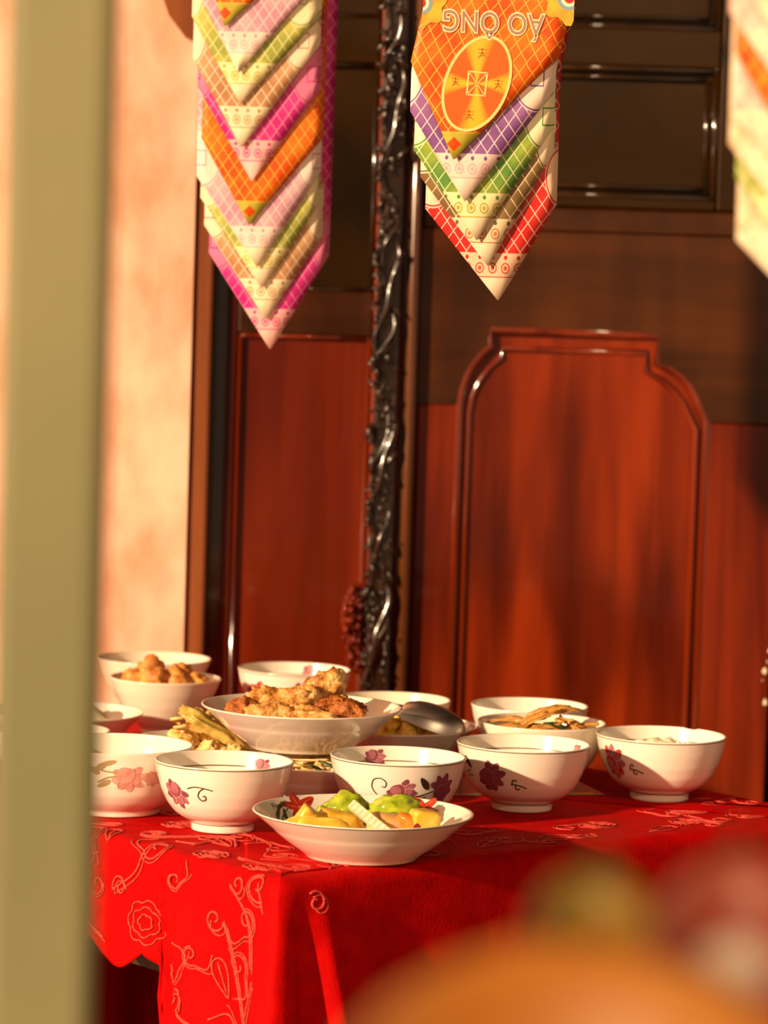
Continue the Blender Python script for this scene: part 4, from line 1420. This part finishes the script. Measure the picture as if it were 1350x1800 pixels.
STRING = mat('hanging_string', (0.55, 0.40, 0.22), 0.8)
RIGHT = [('orange', (0.0113, 1.4403), (0.0520, 1.3546), (0.1399, 1.4473)),
         ('purple', (0.0122, 1.3966), (0.0633, 1.3181), (0.1393, 1.4186)),
         ('green', (0.0168, 1.3621), (0.0751, 1.2837), (0.1394, 1.3870)),
         ('olive', (0.0231, 1.3391), (0.0859, 1.2612), (0.1411, 1.3669)),
         ('red', (0.0286, 1.3110), (0.0961, 1.2307), (0.1444, 1.3166))]
LEFT = [('orange', (-0.2067, 1.5748), (-0.1795, 1.4990), (-0.1026, 1.5751)),
        ('lilac', (-0.2098, 1.5370), (-0.1647, 1.4522), (-0.0927, 1.5377)),
        ('lime', (-0.2137, 1.5090), (-0.1620, 1.4208), (-0.0826, 1.5130)),
        ('tan', (-0.2126, 1.4665), (-0.1596, 1.3759), (-0.0817, 1.4839)),
        ('magenta', (-0.2065, 1.4381), (-0.1481, 1.3418), (-0.0809, 1.4379)),
        ('orange', (-0.2022, 1.3851), (-0.1497, 1.2966), (-0.0766, 1.3890)),
        ('lilac', (-0.2052, 1.3458), (-0.1403, 1.2528), (-0.0784, 1.3539)),
        ('lime', (-0.2023, 1.3237), (-0.1349, 1.2313), (-0.0798, 1.3193)),
        ('tan', (-0.1962, 1.2951), (-0.1299, 1.1985), (-0.0747, 1.2866)),
        ('magenta', (-0.1925, 1.2665), (-0.1249, 1.1674), (-0.0676, 1.2663))]
NEAR = [('cream', (0.1847, 1.4318), (0.2291, 1.3670), (0.2835, 1.4348)),
        ('pink', (0.1844, 1.4066), (0.2233, 1.3542), (0.2845, 1.4097)),
        ('orange', (0.1890, 1.3847), (0.2243, 1.3289), (0.2855, 1.3877)),
        ('pink', (0.1891, 1.3500), (0.2282, 1.3100), (0.2869, 1.3530)),
        ('cream', (0.1884, 1.3341), (0.2259, 1.2877), (0.2876, 1.3372)),
        ('lime', (0.1930, 1.3153), (0.2333, 1.2625), (0.2884, 1.3182)),
        ('cream', (0.1956, 1.2804), (0.2341, 1.2418), (0.2898, 1.2833))]
HANG = 1.78
sr, xr = stack('paper_robe_stack', 3.10, RIGHT, HANG, 'sharp hanging paper stack, orange sheet with a gold coin in front, over the plates', lean0=0.20)
sl, xl = stack('paper_robe_stack', 3.60, LEFT, HANG, 'longer hanging paper stack with two magenta points, nearest the peach wall')
sn, xn = stack('paper_robe_stack', 1.95, NEAR, HANG, 'strongly blurred pale paper stack at the right edge of the picture')
for st in (sr, sl, sn):
    tube('hanging_string', [(0, 0.008, -0.03), (0, 0.008, 2.70 - HANG)], 0.0012, STRING, st, 6)
    box('clip_bar', -0.075, 0.075, -0.004, 0.052, -0.012, 0.006, STRING, st, 0.002)

SHEET = root_front[sr.name]
# gold coin, lettering and corner ornaments printed on the front orange sheet
COIN_LINE = mat('coin_cream_line', (0.86, 0.62, 0.22), 0.4)
GLYPH = mat('coin_dark_gold', (0.50, 0.17, 0.01), 0.4)
LET_IN = mat('letter_grey_brown', (0.36, 0.20, 0.12), 0.4)
LET_OUT = mat('letter_cream', (0.88, 0.74, 0.52), 0.4)
SKY_B = mat('ornament_blue', (0.20, 0.34, 0.42), 0.4)
ORN_Y = mat('ornament_yellow', (0.80, 0.46, 0.03), 0.4, (0.85, 0.30, 0.02), (90, 90, 90), 3)
COIN = bpy.data.materials.new('coin_gold_foil')
COIN.use_nodes = True
nt = COIN.node_tree
bs = nt.nodes['Principled BSDF']
bs.inputs['Roughness'].default_value = 0.35
uvn = nt.nodes.new('ShaderNodeUVMap')
gr = nt.nodes.new('ShaderNodeTexGradient')
gr.gradient_type = 'RADIAL'
nt.links.new(uvn.outputs[0], gr.inputs[0])
mu = nt.nodes.new('ShaderNodeMath'); mu.operation = 'MULTIPLY'; mu.inputs[1].default_value = 4 * 2 * PI
nt.links.new(gr.outputs[0], mu.inputs[0])
cs = nt.nodes.new('ShaderNodeMath'); cs.operation = 'COSINE'
nt.links.new(mu.outputs[0], cs.inputs[0])
rp = nt.nodes.new('ShaderNodeValToRGB')
rp.color_ramp.elements[0].position, rp.color_ramp.elements[1].position = 0.0, 0.9
rp.color_ramp.elements[0].color = (0.68, 0.11, 0.006, 1)
rp.color_ramp.elements[1].color = (0.86, 0.44, 0.02, 1)
nt.links.new(cs.outputs[0], rp.inputs[0])
nt.links.new(rp.outputs[0], bs.inputs['Base Color'])


def flat_poly(name, pts, y, m, uv=None):
    """filled convex outline on the front sheet; pts (x,z) relative to the stack"""
    n_ = len(pts)
    cx_, cz_ = sum(p[0] for p in pts) / n_, sum(p[1] for p in pts) / n_
    V = [(cx_, y, cz_)] + [(p[0], y, p[1]) for p in pts]
    U = [(0, 0)] + [(p[0] - cx_, p[1] - cz_) for p in pts]
    return mesh_obj(name, V, [(0, 1 + i, 1 + (i + 1) % n_) for i in range(n_)], m, SHEET, False, None, U)


def flat_line(name, pts, w, y, m, closed=False):
    V, Fc = [], []
    n_ = len(pts)
    for i, (x, z) in enumerate(pts):
        a_ = pts[i - 1] if (closed or i) else pts[0]
        b2 = pts[(i + 1) % n_] if (closed or i < n_ - 1) else pts[-1]
        tx, tz = b2[0] - a_[0], b2[1] - a_[1]
        L_ = math.hypot(tx, tz) or 1
        V += [(x - tz / L_ * w, y, z + tx / L_ * w), (x + tz / L_ * w, y, z - tx / L_ * w)]
    for i in range(n_ if closed else n_ - 1):
        k2 = (i + 1) % n_
        Fc.append((2 * i, 2 * i + 1, 2 * k2 + 1, 2 * k2))
    return mesh_obj(name, V, Fc, m, SHEET, False)


FY = -0.0009
ccx, ccz = 0.0705 - xr, 1.4225 - HANG
def coin_pt(a_, rx, rz):
    x, z = rx * math.cos(a_), rz * math.sin(a_)
    return (ccx + x + 0.16 * z, ccz + z + 0.10 * x)
flat_poly('coin', [coin_pt(2 * PI * k / 48, .0285, .0405) for k in range(48)], FY, COIN)
flat_line('coin_rim', [coin_pt(2 * PI * k / 64, .0290, .0415) for k in range(64)], 0.0013, FY - .0002, COIN_LINE, True)
sq = [(-.0085, -.0100), (.0075, -.0105), (.0090, .0095), (-.0075, .0105)]
sq = [(ccx + a_, ccz + b2) for a_, b2 in sq]
flat_line('coin_square', sq, 0.0010, FY - .0003, COIN_LINE, True)
for pr_ in ((0, 2), (1, 3)): flat_line('coin_cross', [sq[pr_[0]], sq[pr_[1]]], 0.0004, FY - .0003, COIN_LINE)
GL = [[(-1, .8), (1, .7)], [(-.8, 0), (.9, .1)], [(0, 1.2), (-.1, -.2), (-.9, -1.1)], [(0, 0), (.9, -1.0)], [(-.5, -.6), (.4, -.5)]]
for gx, gz, sc_ in ((.004, .027, .0042), (-.006, -.028, .0042), (-.019, .001, .0036), (.019, .000, .0040)):
    for ln in GL:
        flat_line('coin_glyph', [(ccx + gx + a_ * sc_, ccz + gz + b2 * sc_) for a_, b2 in ln], 0.0004, FY - .0003, GLYPH)
for off_, m_t, yy in ((0.0012, LET_OUT, FY - .0003), (0.0, LET_IN, FY - .0006)):
    me = text_mesh('\u00c1O \u00d4NG', 0.0265, offset=off_, space=1.06)
    for v in me.vertices:
        x, y2 = v.co.x * 0.80, v.co.y
        v.co = (0.0830 - xr - x, yy, 1.4775 - HANG - y2 + 0.02 * x)
    me.materials.append(m_t)
    ob = bpy.data.objects.new('printed_lettering', me)
    COL.objects.link(ob)
    ob.parent = SHEET
for cx_, cz_, sgn in ((0.0185, 1.492, 1), (0.1500, 1.500, -1)):
    for rr_, mm_, dy_ in ((.022, ORN_Y, 0), (.0105, SKY_B, .0002), (.0075, LET_OUT, .0004), (.0045, RED_P, .0006)):
        pts = []
        for k in range(30):
            a_ = 2 * PI * k / 30
            w_ = rr_ * (1 + (.14 * math.sin(a_ * 7) if rr_ > .02 else 0))
            pts.append((max(min(cx_ + w_ * math.cos(a_), 0.1545), 0.0205) - xr, cz_ + w_ * math.sin(a_) - HANG))
        flat_poly('corner_ornament', pts, FY - .0001 - dy_, mm_)


# ------------------------------------------------------------------ foreground pole and fruit
bm = bmesh.new()
po = box('pole', -0.1435, -0.1050, 1.2800, 1.3200, 0.0, 2.69, POLE, None, 0.0045)
tag(po, 'square olive painted metal pole standing close at the left', 'pole')

stand = empty('offering_stand', (0.048, 0.712, 0.0))
tag(stand, 'brown lacquered pedestal stand carrying the foreground fruit', 'stand')
V, Fc = [], []
pf = [(0.0, 0.0), (0.125, 0.0), (0.125, 0.02), (0.04, 0.04), (0.022, 0.10), (0.020, 0.85), (0.03, 0.985), (0.06, 1.024), (0.100, 1.034),
      (0.104, 1.042), (0.099, 1.044), (0.090, 1.0375), (0.0, 1.0375)]
for r, z in pf:
    for k in range(40): V.append((r * math.cos(2 * PI * k / 40), r * math.sin(2 * PI * k / 40), z))
for i in range(len(pf) - 1):
    for k in range(40):
        l = (k + 1) % 40
        Fc.append((i * 40 + k, i * 40 + l, (i + 1) * 40 + l, (i + 1) * 40 + k))
mesh_obj('pedestal', V, Fc, TRAY, stand)
GF = 'foreground fruit on the offering stand'
for nm, loc, sz, m, lb, ct in (
        ('orange_fruit', (0.040, 0.668, 1.0830), (.053, .036, .0455), FRUIT_O, 'big blurred orange fruit in the lower right foreground', 'fruit'),
        ('orange_fruit', (0.0304, 0.7496, 1.0720), (.024, .024, .034), FRUIT_O, 'orange fruit hidden under the green-yellow citrus', 'fruit'),
        ('orange_fruit', (0.0725, 0.7256, 1.0735), (.0205, .020, .0352), FRUIT_O, 'orange fruit under the small white bun', 'fruit'),
        ('citrus_fruit', (0.0475, 0.740, 1.1190), (.0130, .012, .012), FRUIT_G, 'blurred green-yellow citrus behind the orange fruit', 'fruit'),
        ('red_fruit', (0.0808, 0.7728, 1.0840), (.024, .0232, .0464), FRUIT_R, 'blurred dusky red fruit at the lower right', 'fruit'),
        ('dark_grape', (0.0655, 0.738, 1.1080), (.0058, .0058, .0058), FRUIT_D, 'dark blurred grape beside the white bun', 'fruit'),
        ('white_bun', (0.0756, 0.7136, 1.1150), (.008, .008, .0076), BUN, 'small blurred white bun at the lower right', 'bun')):
    q = lump(nm, loc, sz, m, (0, 0, 0), seed=loc[0] * 90, amp=.06, freq=1.2)
    tag(q, lb, ct, GF)
    if nm in ('orange_fruit', 'citrus_fruit', 'red_fruit'):
        z0 = sz[2] * 0.97
        mesh_obj('stem', *tube_geo([(0, 0, z0), (.001, 0, z0 + .004), (.002, .001, z0 + .007)], .0016, 6), HERB, q)
